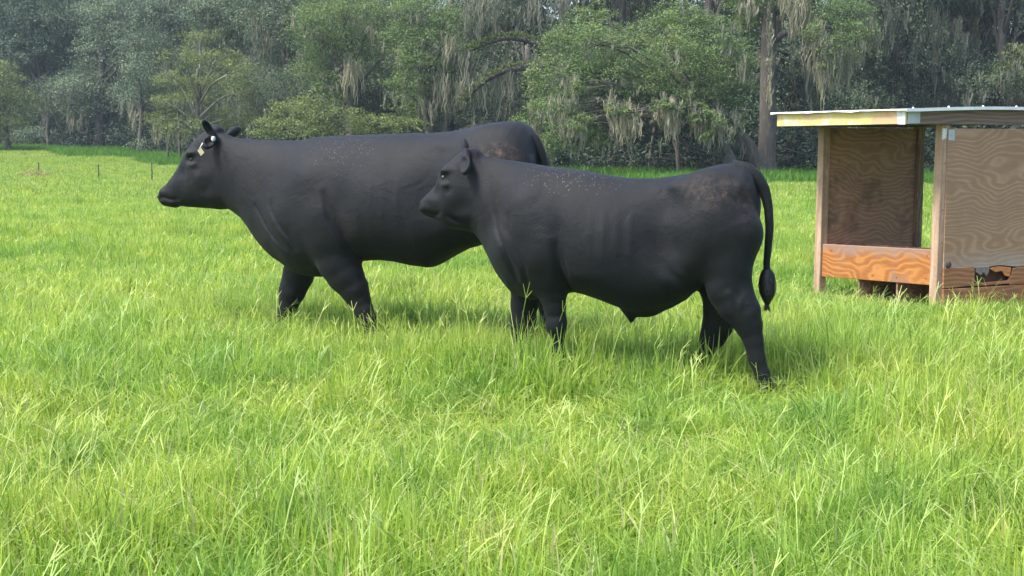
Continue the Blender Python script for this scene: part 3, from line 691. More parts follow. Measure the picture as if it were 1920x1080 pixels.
def fascia_paint():
    m, ns, ls = mat('yellowed_paint_board'); out = ns.new('ShaderNodeOutputMaterial'); tc = ns.new('ShaderNodeTexCoord')
    n = nd(ns, 'ShaderNodeTexNoise', Scale=3.2, Detail=3.0, Roughness=.55); ls.new(tc.outputs['Object'], n.inputs['Vector'])
    r = ramp(ns, [(.40, (.56, .33, .17)), (.46, (.62, .45, .25)), (.50, (.58, .50, .10)), (.55, (.66, .54, .26)), (.6, (.62, .56, .45))]); ls.new(n.outputs[0], r.inputs[0])
    n2 = nd(ns, 'ShaderNodeTexNoise', Scale=30.0, Detail=6.0, Roughness=.7); ls.new(tc.outputs['Object'], n2.inputs['Vector'])
    c = mixc(ns, ls, math_n(ns, ls, 'MULTIPLY', n2.outputs[0], .35), r.outputs[0], (.45, .36, .25))
    b = nd(ns, 'ShaderNodeBsdfPrincipled', Roughness=.7); ls.new(c, b.inputs['Base Color']); ls.new(b.outputs[0], out.inputs[0]); return m


def plain(name, c, rough=.6, metal=0, nz=0, c2=None, sc=8):
    m, ns, ls = mat(name); out = ns.new('ShaderNodeOutputMaterial'); b = nd(ns, 'ShaderNodeBsdfPrincipled', Roughness=rough, Metallic=metal)
    if c2:
        tc = ns.new('ShaderNodeTexCoord'); n = nd(ns, 'ShaderNodeTexNoise', Scale=float(sc), Detail=6.0, Roughness=.7); ls.new(tc.outputs['Object'], n.inputs['Vector'])
        r = ramp(ns, [(.4, c), (.65, c2)]); ls.new(n.outputs[0], r.inputs[0]); ls.new(r.outputs[0], b.inputs['Base Color'])
    else: b.inputs['Base Color'].default_value = (*c, 1)
    ls.new(b.outputs[0], out.inputs[0]); return m


FASC_A = fascia_paint()
TIN = plain('white_roof_tin', (.80, .82, .82), .4, .0, c2=(.62, .65, .67), sc=3)
WHITE = plain('peeling_white_paint', (.70, .74, .74), .6, c2=(.45, .42, .38), sc=14)
GREYP = plain('grey_primer_paint', (.42, .47, .50), .6, c2=(.35, .36, .36), sc=10)
GREYROT = plain('grey_rotten_ply', (.22, .20, .19), .9, c2=(.13, .11, .10), sc=30)
NAIL = plain('rusty_screw', (.12, .07, .05), .7)


def board(name, corners, thick, n, m, parent, bev=.003, jag=0, seed=0, label=None):
    """a board from four corners (counter-clockwise seen from the face that points along n), thickness going back"""
    P = [Vector(c) for c in corners]; n = Vector(n).normalized()
    me = bpy.data.meshes.new(name); import bmesh
    bm = bmesh.new()
    f = [bm.verts.new(p) for p in P]; k = [bm.verts.new(p - n * thick) for p in P]
    bm.faces.new(f); bm.faces.new(k[::-1]); q = len(f)
    for i in range(q): bm.faces.new((f[i], k[i], k[(i + 1) % q], f[(i + 1) % q]))
    bmesh.ops.recalc_face_normals(bm, faces=bm.faces)
    if bev: bmesh.ops.bevel(bm, geom=bm.edges[:], offset=bev, segments=1, affect='EDGES')
    bm.to_mesh(me); bm.free()
    o = link(name, me, parent, m)
    if label: o['label'] = label
    return o


def build_shed():
    P2 = (3.66, 11.41); B = Vector((.884, .468, 0)); A = Vector((-.468, .884, 0))
    root = empty('feeder_shed', (P2[0], P2[1], 0), math.atan2(.468, .884))
    tag(root, 'small open plywood livestock shed with white tin roof and orange trough board', 'shed')
    LB, LA = 1.30, 1.58            # local: x runs along the near plywood wall, y runs back along the open side
    Z = 1.63
    X, Y = Vector((1, 0, 0)), Vector((0, 1, 0))
    # posts (x0,x1,y0,y1)
    for (x0, y0, mm, lb, zt, lean) in ((0, 0, POST, None, Z, .012), (0, LA - .085, POST, 'pale weathered post, sunlit on its left side', Z, .015), (LB - .085, LA - .085, POST_IN, 'darker inner post', Z, 0), (LB - .085, .0, POST_IN, 'darker inner post', Z, 0)):
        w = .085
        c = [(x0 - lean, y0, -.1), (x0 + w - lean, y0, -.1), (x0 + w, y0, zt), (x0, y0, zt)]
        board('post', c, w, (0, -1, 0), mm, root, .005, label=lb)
    # near wall, outside face at y = -.012 .. in front of the post line, starting at the post's right half
    y = -.004; xs = .052
    board('wall_panel', [(xs, y - .012, .40), (.52, y - .012, .385), (.72, y - .012, .40), (.95, y - .012, .375), (LB + .02, y - .012, .39), (LB + .02, y - .012, Z - .035), (xs, y - .012, Z - .035)], .012, (0, -1, 0), PLY_OUT, root, 0, label='weathered plywood with looping grain')
    board('rotten_board', [(xs, y - .018, .225), (.42, y - .018, .235), (.42, y - .018, .375), (.40, y - .018, .398), (xs, y - .018, .398)], .02, (0, -1, 0), ROT, root, .002)
    board('rotten_board', [(.86, y - .018, .215), (LB + .02, y - .018, .225), (LB + .02, y - .018, .38), (1.0, y - .018, .37), (.9, y - .018, .365), (.88, y - .018, .30), (.84, y - .018, .26)], .02, (0, -1, 0), ROT, root, .002)
    board('splinter', [(.60, y - .015, .375), (.68, y - .015, .34), (.76, y - .015, .345), (.80, y - .015, .30), (.86, y - .015, .29), (.87, y - .015, .372), (.72, y - .015, .39)], .012, (0, -1, 0), SPLINT, root, .001, label='torn orange edge of rotten plywood')
    board('splinter', [(.44, y - .014, .35), (.50, y - .014, .32), (.53, y - .014, .345), (.57, y - .014, .31), (.60, y - .014, .35), (.60, y - .014, .39), (.44, y - .014, .39)], .01, (0, -1, 0), GREYROT, root, .001, label='ragged grey rotten edge')
    board('splinter', [(.40, y - .02, .228), (.90, y - .02, .232), (.90, y - .02, .258), (.40, y - .02, .25)], .02, (0, -1, 0), ROT, root, .002, label='thin lip of broken board')
    board('inner_board', [(xs + .035, .045, .03), (LB - .09, .045, .03), (LB - .09, .045, .41), (xs + .035, .045, .41)], .012, (0, -1, 0), plain('dark_rot', (.05, .025, .018), .9, c2=(.12, .045, .025), sc=12), root, 0, label='dark board seen through the rotten gap')
    board('bottom_board', [(xs, y - .022, .075), (LB + .02, y - .022, .065), (LB + .02, y - .022, .207), (xs, y - .022, .218)], .03, (0, -1, 0), ROT, root, .004, label='cracked brown skirting board at the grass')
    board('bottom_board', [(xs, y - .012, -.02), (LB + .02, y - .012, -.02), (LB + .02, y - .012, .062), (xs, y - .012, .072)], .02, (0, -1, 0), ROT, root, .004, label='lowest skirting board half hidden in grass')
    # knot / patch beside the post
    ko = tube_mesh('knot', [[(.105, y - .013, .43, .035), (.105, y - .019, .43, .032), (.105, y - .021, .43, .012)]], 12); k = link('knot', ko, root, plain('knot_wood', (.06, .045, .04), .9, c2=(.11, .08, .06), sc=30)); k['label'] = 'dark knot at the foot of the plywood'
    board('paint_patch', [(.054, y - .0145, Z - .135), (.125, y - .0145, Z - .135), (.125, y - .0145, Z - .045), (.054, y - .0145, Z - .045)], .003, (0, -1, 0), GREYP, root, 0, label='pale grey paint patch at the top of the wall')
    board('paint_patch', [(-.003, -.002, Z - .13), (.05, -.002, Z - .12), (.05, -.002, Z - .035), (-.001, -.002, Z - .035)], .003, (0, -1, 0), WHITE, root, 0, label='whitish primer at the top of the corner post')
    # far wall, inner face toward us
    yf = LA - .085
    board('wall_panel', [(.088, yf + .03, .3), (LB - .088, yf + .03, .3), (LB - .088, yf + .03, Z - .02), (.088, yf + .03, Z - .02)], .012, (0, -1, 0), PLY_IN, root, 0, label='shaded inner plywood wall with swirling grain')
    # trough: board on the open side, slightly sagging to the far end
    x = .012
    board('trough_board', [(x, .088, .245), (x, .088, .555), (x, LA - .088, .508), (x, LA - .088, .195)], .035, (-1, 0, 0), ORANGE, root, .004, label='bright orange stained board across the trough')
    board('trough_shelf', [(.05, .088, .50), (.55, .088, .50), (.55, LA - .09, .47), (.05, LA - .09, .47)], .018, (0, 0, 1), DIVID, root, .002)
    board('trough_back', [(.552, .088, -.02), (.552, .088, .52), (.552, LA - .09, .49), (.552, LA - .09, -.02)], .018, (-1, 0, 0), PLY_IN, root, .002)
    for yy, lb in ((.50, 'divider nearest the corner post'), (.99, 'divider nearest the far post')):
        board('divider', [(.03, yy, -.02), (.548, yy, -.02), (.548, yy, .46), (.03, yy, .46)], .02, (0, -1, 0), DIVID, root, .002, label=lb)
    board('trough_floor', [(.03, .1, .02), (.548, .1, .02), (.548, LA - .1, .02), (.03, LA - .1, .02)], .03, (0, 0, 1), DIVID, root, .002)
    # fascia and roof
    ov = .46; yb = -.03; ye = LA + .05
    x0 = -ov; zt = 1.742
    board('fascia_board', [(x0, yb - .001, zt - .112), (x0, yb - .001, zt), (x0, ye, zt - .004), (x0, ye, zt - .118)], .035, (-1, 0, 0), FASC_A, root, .003, label='cream board with yellow-green stains under the roof edge')
    board('fascia_end', [(x0 - .002, yb - .003, zt - .116), (x0 - .002, yb - .003, zt + .0), (x0 - .002, yb + .10, zt + .0), (x0 - .002, yb + .08, zt - .1135)], .003, (-1, 0, 0), WHITE, root, 0, label='white painted end of the cream board')
    # brown fascia follows the bowed roof
    xs_ = np.linspace(x0 + .02, LB + .42, 12)
    bow = lambda xx: .026 * math.sin(math.pi * min(1, max(0, (xx + .4) / 2.2)))
    top = [(q, yb - .004, zt - .004 + bow(q)) for q in xs_]; bot = [(q, yb - .004, zt - .112 + .02 * bow(q)) for q in xs_]
    board('fascia_board', bot + top[::-1], .035, (0, -1, 0), FASC_B, root, 0, label='weathered brown board above the near plywood wall')
    board('paint_patch', [(x0 + .022, yb - .008, zt - .108), (x0 + .16, yb - .008, zt - .105), (x0 + .16, yb - .008, zt - .002), (x0 + .022, yb - .008, zt - .004)], .003, (0, -1, 0), GREYP, root, 0, label='pale grey painted start of the brown board')
    board('fascia_board', [(LB + .40, ye, zt - .118), (LB + .40, ye, zt), (x0 + .036, ye, zt), (x0 + .036, ye, zt - .118)], .03, (0, 1, 0), FASC_B, root, .002)
    # rafters under the tin
    for xr in (.0, .47, .93, 1.33):
        board('rafter', [(xr, .01, zt - .105), (xr + .04, .01, zt - .105), (xr + .04, .01, zt - .012), (xr, .01, zt - .012)], LA, (0, -1, 0), POST_IN, root, .002)
    # corrugated tin in three overlapping sheets running back
    e0, e1 = x0 - .035, LB + .45; n_s = 3; wS = (e1 - e0) / n_s
    for s in range(n_s):
        a, b = e0 + s * wS - (.03 if s else 0), e0 + (s + 1) * wS; nx = 56; ys = np.linspace(yb - .05, ye + .05, 9)
        xx = np.linspace(a, b, nx); V = []
        for yy in ys:
            sag = .002 * math.sin(yy * 5 + s) + (.004 if abs(yy - ys[0]) < .01 else 0) * 0
            for q in xx: V.append((q, yy, zt + .006 + bow(q) + .005 * math.sin((q - e0) * 2 * math.pi / .076) + s * .002 + sag))
        V = np.array(V); nv = len(V); V = np.concatenate([V, V - [0, 0, .003]])
        i = np.arange(len(ys) - 1)[:, None] * nx; j = np.arange(nx - 1)[None, :]
        F1 = np.stack([i + j, i + j + 1, i + nx + j + 1, i + nx + j], -1).reshape(-1, 4); F2 = F1[:, ::-1] + nv
        k = np.arange(nx - 1); F3 = np.stack([k, k + nv, k + 1 + nv, k + 1], -1); k2 = k + nx * (len(ys) - 1); F4 = np.stack([k2, k2 + 1, k2 + 1 + nv, k2 + nv], -1)
        k3 = np.arange(len(ys) - 1) * nx; F5 = np.stack([k3, k3 + nx, k3 + nx + nv, k3 + nv], -1); k4 = k3 + nx - 1; F6 = np.stack([k4, k4 + nv, k4 + nx + nv, k4 + nx], -1)
        link('roof_sheet', np_mesh('roof_sheet', V, np.concatenate([F1, F2, F3, F4, F5, F6]), False), root, TIN)
    # turned down tin flashing along the two edges in view
    cs = [(q, yb - .053, zt - .010 + bow(q)) for q in np.linspace(e0, e1, 14)]; ct = [(q, yb - .053, zt + .017 + bow(q)) for q in np.linspace(e0, e1, 14)]
    board('roof_flashing', cs + ct[::-1], .004, (0, -1, 0), TIN, root, 0, label='white turned down tin edge')
    g = random.Random(5)
    ys = [yb - .05 + (ye + .1 - yb) * i / 16 for i in range(17)]
    lo = [(e0 - .004, q, zt - .002 + g.uniform(-.005, .005)) for q in ys]; hi = [(e0 - .004, q, zt + .013) for q in ys]
    board('roof_flashing', lo + hi[::-1], .004, (-1, 0, 0), TIN, root, 0, label='wavy tin edge over the cream board')
    for q in np.linspace(e0 + .12, e1 - .1, 6):
        link('roof_screw', tube_mesh('roof_screw', [[(q, yb - .0, zt + .010 + bow(q), .010), (q, yb - .0, zt + .024 + bow(q), .009), (q, yb, zt + .028 + bow(q), .004)]], 6), root, TIN)
    for q in np.linspace(.12, LA - .1, 5):
        link('roof_screw', tube_mesh('roof_screw', [[(e0 + .03, q, zt + .010, .010), (e0 + .03, q, zt + .022, .008)]], 6), root, NAIL)
    for (yy, zz) in ((.14, .50), (.15, .30), (.5, .28), (.99, .24), (1.36, .46), (1.37, .25), (.8, .27)):
        link('nail', tube_mesh('nail', [[(.014, yy, zz, .006), (.008, yy, zz, .006)]], 6), root, NAIL)
    for (xx, zz) in ((.03, 1.3), (.03, .9), (.035, .62), (.03, .35)):
        link('nail', tube_mesh('nail', [[(xx, .002, zz, .006), (xx, -.004, zz, .006)]], 6), root, NAIL)
    return root


build_shed()

# ------------------------------------------------------------------ cattle: one continuous skin grown from a distance field
def coat(name, dust, brown, seed):
    m, ns, ls = mat(name); out = ns.new('ShaderNodeOutputMaterial'); tc = ns.new('ShaderNodeTexCoord')
    n = nd(ns, 'ShaderNodeTexNoise', Scale=2.2, Detail=4.0, Roughness=.55); ls.new(tc.outputs['Object'], n.inputs['Vector'])
    r = ramp(ns, [(.35, (.0022, .0028, .0040)), (.52, (.0036, .0040, .0050)), (.68, (.0085, .0072, .0068))]); ls.new(n.outputs[0], r.inputs[0]); col = r.outputs[0]
    # short hair lying back and down
    mp = nd(ns, 'ShaderNodeMapping'); mp.inputs['Scale'].default_value = (30, 60, 10); mp.inputs['Rotation'].default_value = (0, .5, 0); ls.new(tc.outputs['Object'], mp.inputs[0])
    h = nd(ns, 'ShaderNodeTexNoise', Scale=5.0, Detail=5.0, Roughness=.7); ls.new(mp.outputs[0], h.inputs['Vector'])
    hr = ramp(ns, [(.35, (.7, .7, .7)), (.65, (1.3, 1.3, 1.3))]); ls.new(h.outputs[0], hr.inputs[0]); col = mixc(ns, ls, 1.0, col, hr.outputs[0], 'MULTIPLY')

    def blob(c, rad, soft=1.0):
        v = ns.new('ShaderNodeVectorMath'); v.operation = 'SUBTRACT'; ls.new(tc.outputs['Object'], v.inputs[0]); v.inputs[1].default_value = c
        w = ns.new('ShaderNodeVectorMath'); w.operation = 'DIVIDE'; ls.new(v.outputs[0], w.inputs[0]); w.inputs[1].default_value = rad
        l = ns.new('ShaderNodeVectorMath'); l.operation = 'LENGTH'; ls.new(w.outputs[0], l.inputs[0])
        return math_n(ns, ls, 'SUBTRACT', 1.0, l.outputs['Value'], True)
    for (c, rad, amt) in brown:          # sun-bleached rusty hair
        f = blob(c, rad); nn = nd(ns, 'ShaderNodeTexNoise', Scale=26.0, Detail=5.0, Roughness=.75); ls.new(tc.outputs['Object'], nn.inputs['Vector'])
        q = ramp(ns, [(.45, (0, 0, 0)), (.68, (1, 1, 1))]); ls.new(nn.outputs[0], q.inputs[0])
        col = mixc(ns, ls, math_n(ns, ls, 'MULTIPLY', math_n(ns, ls, 'MULTIPLY', f, q.outputs[0]), amt, True), col, (.10, .062, .042))
    for (c, rad, amt) in dust:           # flecks of dry chaff on the back
        f = blob(c, rad)
        v = nd(ns, 'ShaderNodeTexVoronoi', Scale=105.0); ls.new(tc.outputs['Object'], v.inputs['Vector'])
        sep = ns.new('ShaderNodeSeparateColor'); ls.new(v.outputs['Color'], sep.inputs[0])
        dot = math_n(ns, ls, 'LESS_THAN', v.outputs['Distance'], math_n(ns, ls, 'MULTIPLY', sep.outputs[1], .42))
        some = math_n(ns, ls, 'LESS_THAN', sep.outputs[0], math_n(ns, ls, 'MULTIPLY', f, amt))
        col = mixc(ns, ls, math_n(ns, ls, 'MULTIPLY', math_n(ns, ls, 'MULTIPLY', dot, some), .55), col, (.16, .135, .125))
    b = nd(ns, 'ShaderNodeBsdfPrincipled', Roughness=.60); ls.new(col, b.inputs['Base Color'])
    b.inputs['Specular IOR Level'].default_value = .27
    b.inputs['Specular Tint'].default_value = (.88, .94, 1, 1)
    b.inputs['Sheen Weight'].default_value = .03; b.inputs['Sheen Roughness'].default_value = .5; b.inputs['Sheen Tint'].default_value = (.75, .82, 1, 1)
    w = nd(ns, 'ShaderNodeTexNoise', Scale=7.0, Detail=3.0, Roughness=.5, Distortion=.6); ls.new(tc.outputs['Object'], w.inputs['Vector'])
    bw = nd(ns, 'ShaderNodeBump', Strength=.3, Distance=.03); ls.new(w.outputs[0], bw.inputs['Height'])
    bp = nd(ns, 'ShaderNodeBump', Strength=.55, Distance=.008); ls.new(h.outputs[0], bp.inputs['Height']); ls.new(bw.outputs[0], bp.inputs['Normal']); ls.new(bp.outputs[0], b.inputs['Normal'])
    rr = ramp(ns, [(.3, (.48, .48, .48)), (.7, (.74, .74, .74))]); ls.new(h.outputs[0], rr.inputs[0]); ls.new(rr.outputs[0], b.inputs['Roughness'])
    ls.new(b.outputs[0], out.inputs[0]); return m


def surface_nets(D, org, h):
    """D: scalar grid, negative inside. Returns vertices and quads of the zero surface"""
    s = D < 0; nx, ny, nz = D.shape
    cnt = np.zeros((nx - 1, ny - 1, nz - 1), np.uint8)
    for a in (0, 1):
        for b in (0, 1):
            for c in (0, 1): cnt += s[a:nx - 1 + a, b:ny - 1 + b, c:nz - 1 + c]
    act = (cnt > 0) & (cnt < 8); idx = -np.ones(act.shape, np.int32); I = np.argwhere(act); idx[act] = np.arange(len(I))
    acc = np.zeros((len(I), 3)); w = np.zeros(len(I))
    cor = [(a, b, c) for a in (0, 1) for b in (0, 1) for c in (0, 1)]
    for p in cor:
        for ax in range(3):
            if p[ax]: continue
            q = list(p); q[ax] = 1
            dp = D[I[:, 0] + p[0], I[:, 1] + p[1], I[:, 2] + p[2]]; dq = D[I[:, 0] + q[0], I[:, 1] + q[1], I[:, 2] + q[2]]
            m = (dp < 0) != (dq < 0); t = np.where(m, dp / np.where(m, dp - dq, 1), 0)
            pos = np.array(p, float)[None] + t[:, None] * (np.array(q) - np.array(p))[None]
            acc += pos * m[:, None]; w += m
    V = (I + acc / w[:, None]) * h + org
    Q = []
    for ax in range(3):
        a1, a2 = (ax + 1) % 3, (ax + 2) % 3
        sl0 = [slice(None)] * 3; sl1 = [slice(None)] * 3; sl0[ax] = slice(0, -1); sl1[ax] = slice(1, None)
        c = s[tuple(sl0)] != s[tuple(sl1)]; E = np.argwhere(c)
        ok = (E[:, a1] > 0) & (E[:, a2] > 0) & (E[:, a1] < D.shape[a1] - 1) & (E[:, a2] < D.shape[a2] - 1); E = E[ok]
        ins = s[E[:, 0], E[:, 1], E[:, 2]]
        f = []
        for (u, v) in ((-1, -1), (0, -1), (0, 0), (-1, 0)):
            e = E.copy(); e[:, a1] += u; e[:, a2] += v; f.append(idx[e[:, 0], e[:, 1], e[:, 2]])
        f = np.stack(f, -1); f[~ins] = f[~ins][:, ::-1]; Q.append(f)
    return V, np.concatenate(Q)


def smin(a, b, k):
    h = np.clip(.5 + .5 * (b - a) / k, 0, 1); return b + (a - b) * h - k * h * (1 - h)


def fcurve(pts, x, blur=.02):
    p = np.array(sorted(pts)); xs = np.linspace(p[0, 0], p[-1, 0], 700); ys = np.interp(xs, p[:, 0], p[:, 1])
    k = max(1, int(blur / (xs[1] - xs[0]))); ker = np.hanning(2 * k + 1)[:] + 1e-6; ker /= ker.sum()
    yp = np.concatenate([2 * ys[0] - ys[k:0:-1], ys, 2 * ys[-1] - ys[-2:-k - 2:-1]])
    return np.interp(x, xs, np.convolve(yp, ker, 'valid'))


class Field:
    def __init__(s, lo, hi, h):
        s.h = h; s.lo = np.array(lo, float); s.n = [int((b - a) / h) + 1 for a, b in zip(lo, hi)]
        s.ax = [lo[i] + h * np.arange(s.n[i]) for i in range(3)]; s.D = np.full(s.n, .5, np.float32)

    def box(s, a, b):
        sl = []
        for i in range(3):
            i0 = int(np.clip((a[i] - s.lo[i]) / s.h, 0, s.n[i] - 1)); i1 = int(np.clip((b[i] - s.lo[i]) / s.h + 2, 1, s.n[i])); sl.append(slice(i0, max(i1, i0 + 1)))
        g = (s.ax[0][sl[0]][:, None, None], s.ax[1][sl[1]][None, :, None], s.ax[2][sl[2]][None, None, :])
        return tuple(sl), g

    def body(s, top, bot, W, N, low, yc=None):
        x = s.ax[0]; t = fcurve(top, x); b = fcurve(bot, x); w = fcurve(W, x, .05); n = np.interp(x, *zip(*N)); lw = np.interp(x, *zip(*low))
        c = ((t + b) / 2)[:, None, None]; H = np.maximum((t - b) / 2, .004)[:, None, None]; w = np.maximum(w, .004)[:, None, None]; n = n[:, None, None]; lw = lw[:, None, None]
        y = s.ax[1][None, :, None]; z = s.ax[2][None, None, :]
        v = (z - c) / H; wz = w * (1 - lw * np.clip(v, -1, 1)) / (1 + 0)
        u = np.abs(y) / wz
        rad = (u ** n + np.abs(v) ** n) ** (1 / n)
        d = (rad - 1) * np.minimum(w, H)
        x0, x1 = max(top[0][0], bot[0][0]), min(top[-1][0], bot[-1][0])
        e = np.maximum(x0 - x, x - x1)[:, None, None]
        s.D[:] = np.maximum(d, e).astype(np.float32)

    def capsule(s, a, b, ra, rb, k=.04, ys=1.0, sub=False):
        a = np.array(a, float); b = np.array(b, float); m = max(ra, rb) * max(1, ys) + k * 1.5
        sl, (X, Y, Z) = s.box(np.minimum(a, b) - m, np.maximum(a, b) + m)
        ba = b - a; L2 = ba @ ba + 1e-9
        t = np.clip(((X - a[0]) * ba[0] + (Y - a[1]) * ba[1] + (Z - a[2]) * ba[2]) / L2, 0, 1)
        d = np.sqrt((X - a[0] - t * ba[0]) ** 2 + ((Y - a[1] - t * ba[1]) / ys) ** 2 + (Z - a[2] - t * ba[2]) ** 2) - (ra + (rb - ra) * t)
        s.D[sl] = -smin(-s.D[sl], d, k) if sub else smin(s.D[sl], d, k)

    def chain(s, P, k=.04, ys=.85, k2=.015):
        """P (x, y, z, r): a limb"""
        m = max(p[3] for p in P) + .08; A = np.array(P)
        sl, (X, Y, Z) = s.box(A[:, :3].min(0) - m, A[:, :3].max(0) + m)
        D = None
        for p, q in zip(P[:-1], P[1:]):
            a, b = np.array(p[:3]), np.array(q[:3]); ba = b - a; L2 = ba @ ba + 1e-9
            t = np.clip(((X - a[0]) * ba[0] + (Y - a[1]) * ba[1] + (Z - a[2]) * ba[2]) / L2, 0, 1)
            d = np.sqrt((X - a[0] - t * ba[0]) ** 2 + ((Y - a[1] - t * ba[1]) / ys) ** 2 + (Z - a[2] - t * ba[2]) ** 2) - (p[3] + (q[3] - p[3]) * t)
            D = d if D is None else smin(D, d, k2)
        s.D[sl] = smin(s.D[sl], D, k)

    def ell(s, c, r, k=.04, rot=None, sub=False):
        """ellipsoid; rot = 3x3 rows of its own axes"""
        c = np.array(c, float); r = np.array(r, float); M = np.array(rot) if rot is not None else np.eye(3)
        m = r.max() + k * 1.5; sl, (X, Y, Z) = s.box(c - m, c + m)
        X, Y, Z = X - c[0], Y - c[1], Z - c[2]
        q = [(M[i, 0] * X + M[i, 1] * Y + M[i, 2] * Z) / r[i] for i in range(3)]
        l = np.sqrt(q[0] ** 2 + q[1] ** 2 + q[2] ** 2); g = np.sqrt(sum((q[i] / r[i]) ** 2 for i in range(3))) + 1e-6
        d = l * (l - 1) / g
        s.D[sl] = -smin(-s.D[sl], d, k) if sub else smin(s.D[sl], d, k)

    def bump(s, c, r, amp):
        """raise (amp > 0) or sink the skin softly round a point"""
        c = np.array(c); r = np.array(r) if hasattr(r, '__len__') else np.array([r] * 3); m = r * 2.4
        sl, (X, Y, Z) = s.box(c - m, c + m)
        s.D[sl] -= (amp * np.exp(-(((X - c[0]) / r[0]) ** 2 + ((Y - c[1]) / r[1]) ** 2 + ((Z - c[2]) / r[2]) ** 2))).astype(np.float32)

    def fold(s, pts, depth, wid, side=0, ridge=0.0, ymin=.05):
        """a crease along points (x, z), on both flanks (side 0) or one (+1/-1)"""
        P = np.array(pts); m = wid * 4
        sl, (X, Y, Z) = s.box([P[:, 0].min() - m, -9, P[:, 1].min() - m], [P[:, 0].max() + m, 9, P[:, 1].max() + m])
        best = None; n = len(P) - 1
        for i, (p, q) in enumerate(zip(P[:-1], P[1:])):
            ba = q - p; t = np.clip(((X - p[0]) * ba[0] + (Z - p[1]) * ba[1]) / (ba @ ba), 0, 1)
            d = np.sqrt((X - p[0] - t * ba[0]) ** 2 + (Z - p[1] - t * ba[1]) ** 2); tt = (i + t) / n
            cr = ba[0] * (Z - p[1]) - ba[1] * (X - p[0])
            if best is None: best, T, C = d, tt, cr
            else: k = d < best; best = np.where(k, d, best); T = np.where(k, tt, T); C = np.where(k, cr, C)
        fade = np.sin(np.pi * np.clip(T * .84 + .08, 0, 1)) ** .8
        g = depth * np.exp(-(best / wid) ** 2) * fade - ridge * np.exp(-((best - 2.0 * wid) / (1.2 * wid)) ** 2) * fade * (C > 0)
        ym = Y if side > 0 else -Y if side < 0 else np.abs(Y)
        s.D[sl] += (g * np.clip((ym - ymin) / .03, 0, 1)).astype(np.float32)

    def ysurf(s, x, z, side=1):
        i = int(round((x - s.lo[0]) / s.h)); k = int(round((z - s.lo[2]) / s.h)); col = s.D[i, :, k]; inside = np.where(col < 0)[0]
        return s.ax[1][inside[-1] if side > 0 else inside[0]] if len(inside) else 0.

    def mesh(s, name):
        V, F = surface_nets(s.D, s.lo, s.h)
        e = np.concatenate([F[:, [0, 1]], F[:, [1, 2]], F[:, [2, 3]], F[:, [3, 0]]]); e = np.concatenate([e, e[:, ::-1]])
        cnt = np.bincount(e[:, 0], minlength=len(V))[:, None]
        for lam in (.5, -.52, .5):
            A = np.stack([np.bincount(e[:, 0], weights=V[e[:, 1], q], minlength=len(V)) for q in range(3)], -1) / cnt
            V = V + lam * (A - V)
        return np_mesh(name, V, F, True)


def frame(axis, nrm):
    a = np.array(axis, float); a /= np.linalg.norm(a); n = np.array(nrm, float); n -= a * (n @ a); n /= np.linalg.norm(n); return np.array([a, np.cross(n, a), n])


def ear(F, base, tip, nrm, wid, thick=.030, cup=.8):
    """a cupped ear from base to tip, opening along nrm"""
    b, t = np.array(base, float), np.array(tip, float); L = np.linalg.norm(t - b); M = frame(t - b, nrm); c = (b + t) / 2 + (t - b) * .04
    E = Field(np.minimum(b, t) - .12, np.maximum(b, t) + .12, F.h); E.D[:] = .5
    E.ell(c, (L * .56, wid, thick), .0001, M)
    E.capsule(b + (t - b) * .6, t, wid * .45, .006, .03, 1)
    if cup: E.ell(c + M[2] * thick * .95, (L * .44, wid * cup, thick * 1.05), .012, M, sub=True)
    X = np.argmin(np.abs(F.ax[0] - E.lo[0]));
    # sample the ear grid onto the body grid (same spacing, nearest offset)
    o = [int(round((E.lo[i] - F.lo[i]) / F.h)) for i in range(3)]
    sl = tuple(slice(max(o[i], 0), min(o[i] + E.n[i], F.n[i])) for i in range(3)); es = tuple(slice(sl[i].start - o[i], sl[i].stop - o[i]) for i in range(3))
    F.D[sl] = smin(F.D[sl], E.D[es], .016)
    F.capsule(b - (t - b) * .25, b + (t - b) * .08, wid * .6, wid * .5, .03)


def pts3(rows, ys):
    return [(x, y, z, r) for (x, z, r), y in zip(rows, ys)]


def eyeball(parent, x, y, z, r, side, look=0.0):
    import bmesh
    bm = bmesh.new(); bmesh.ops.create_uvsphere(bm, u_segments=20, v_segments=12, radius=r); me = bpy.data.meshes.new('eye'); bm.to_mesh(me); bm.free()
    me.polygons.foreach_set('use_smooth', np.full(len(me.polygons), True))
    o = link('eye', me, parent, M_EYE); o.location = (x, y, z); return o


M_EYE = plain('wet_dark_eye', (.012, .010, .010), .08)
M_HORNY = plain('hoof_horn', (.02, .018, .016), .5, c2=(.045, .04, .035), sc=20)
M_NOSE = plain('damp_black_muzzle', (.012, .012, .014), .32, c2=(.02, .019, .02), sc=60)

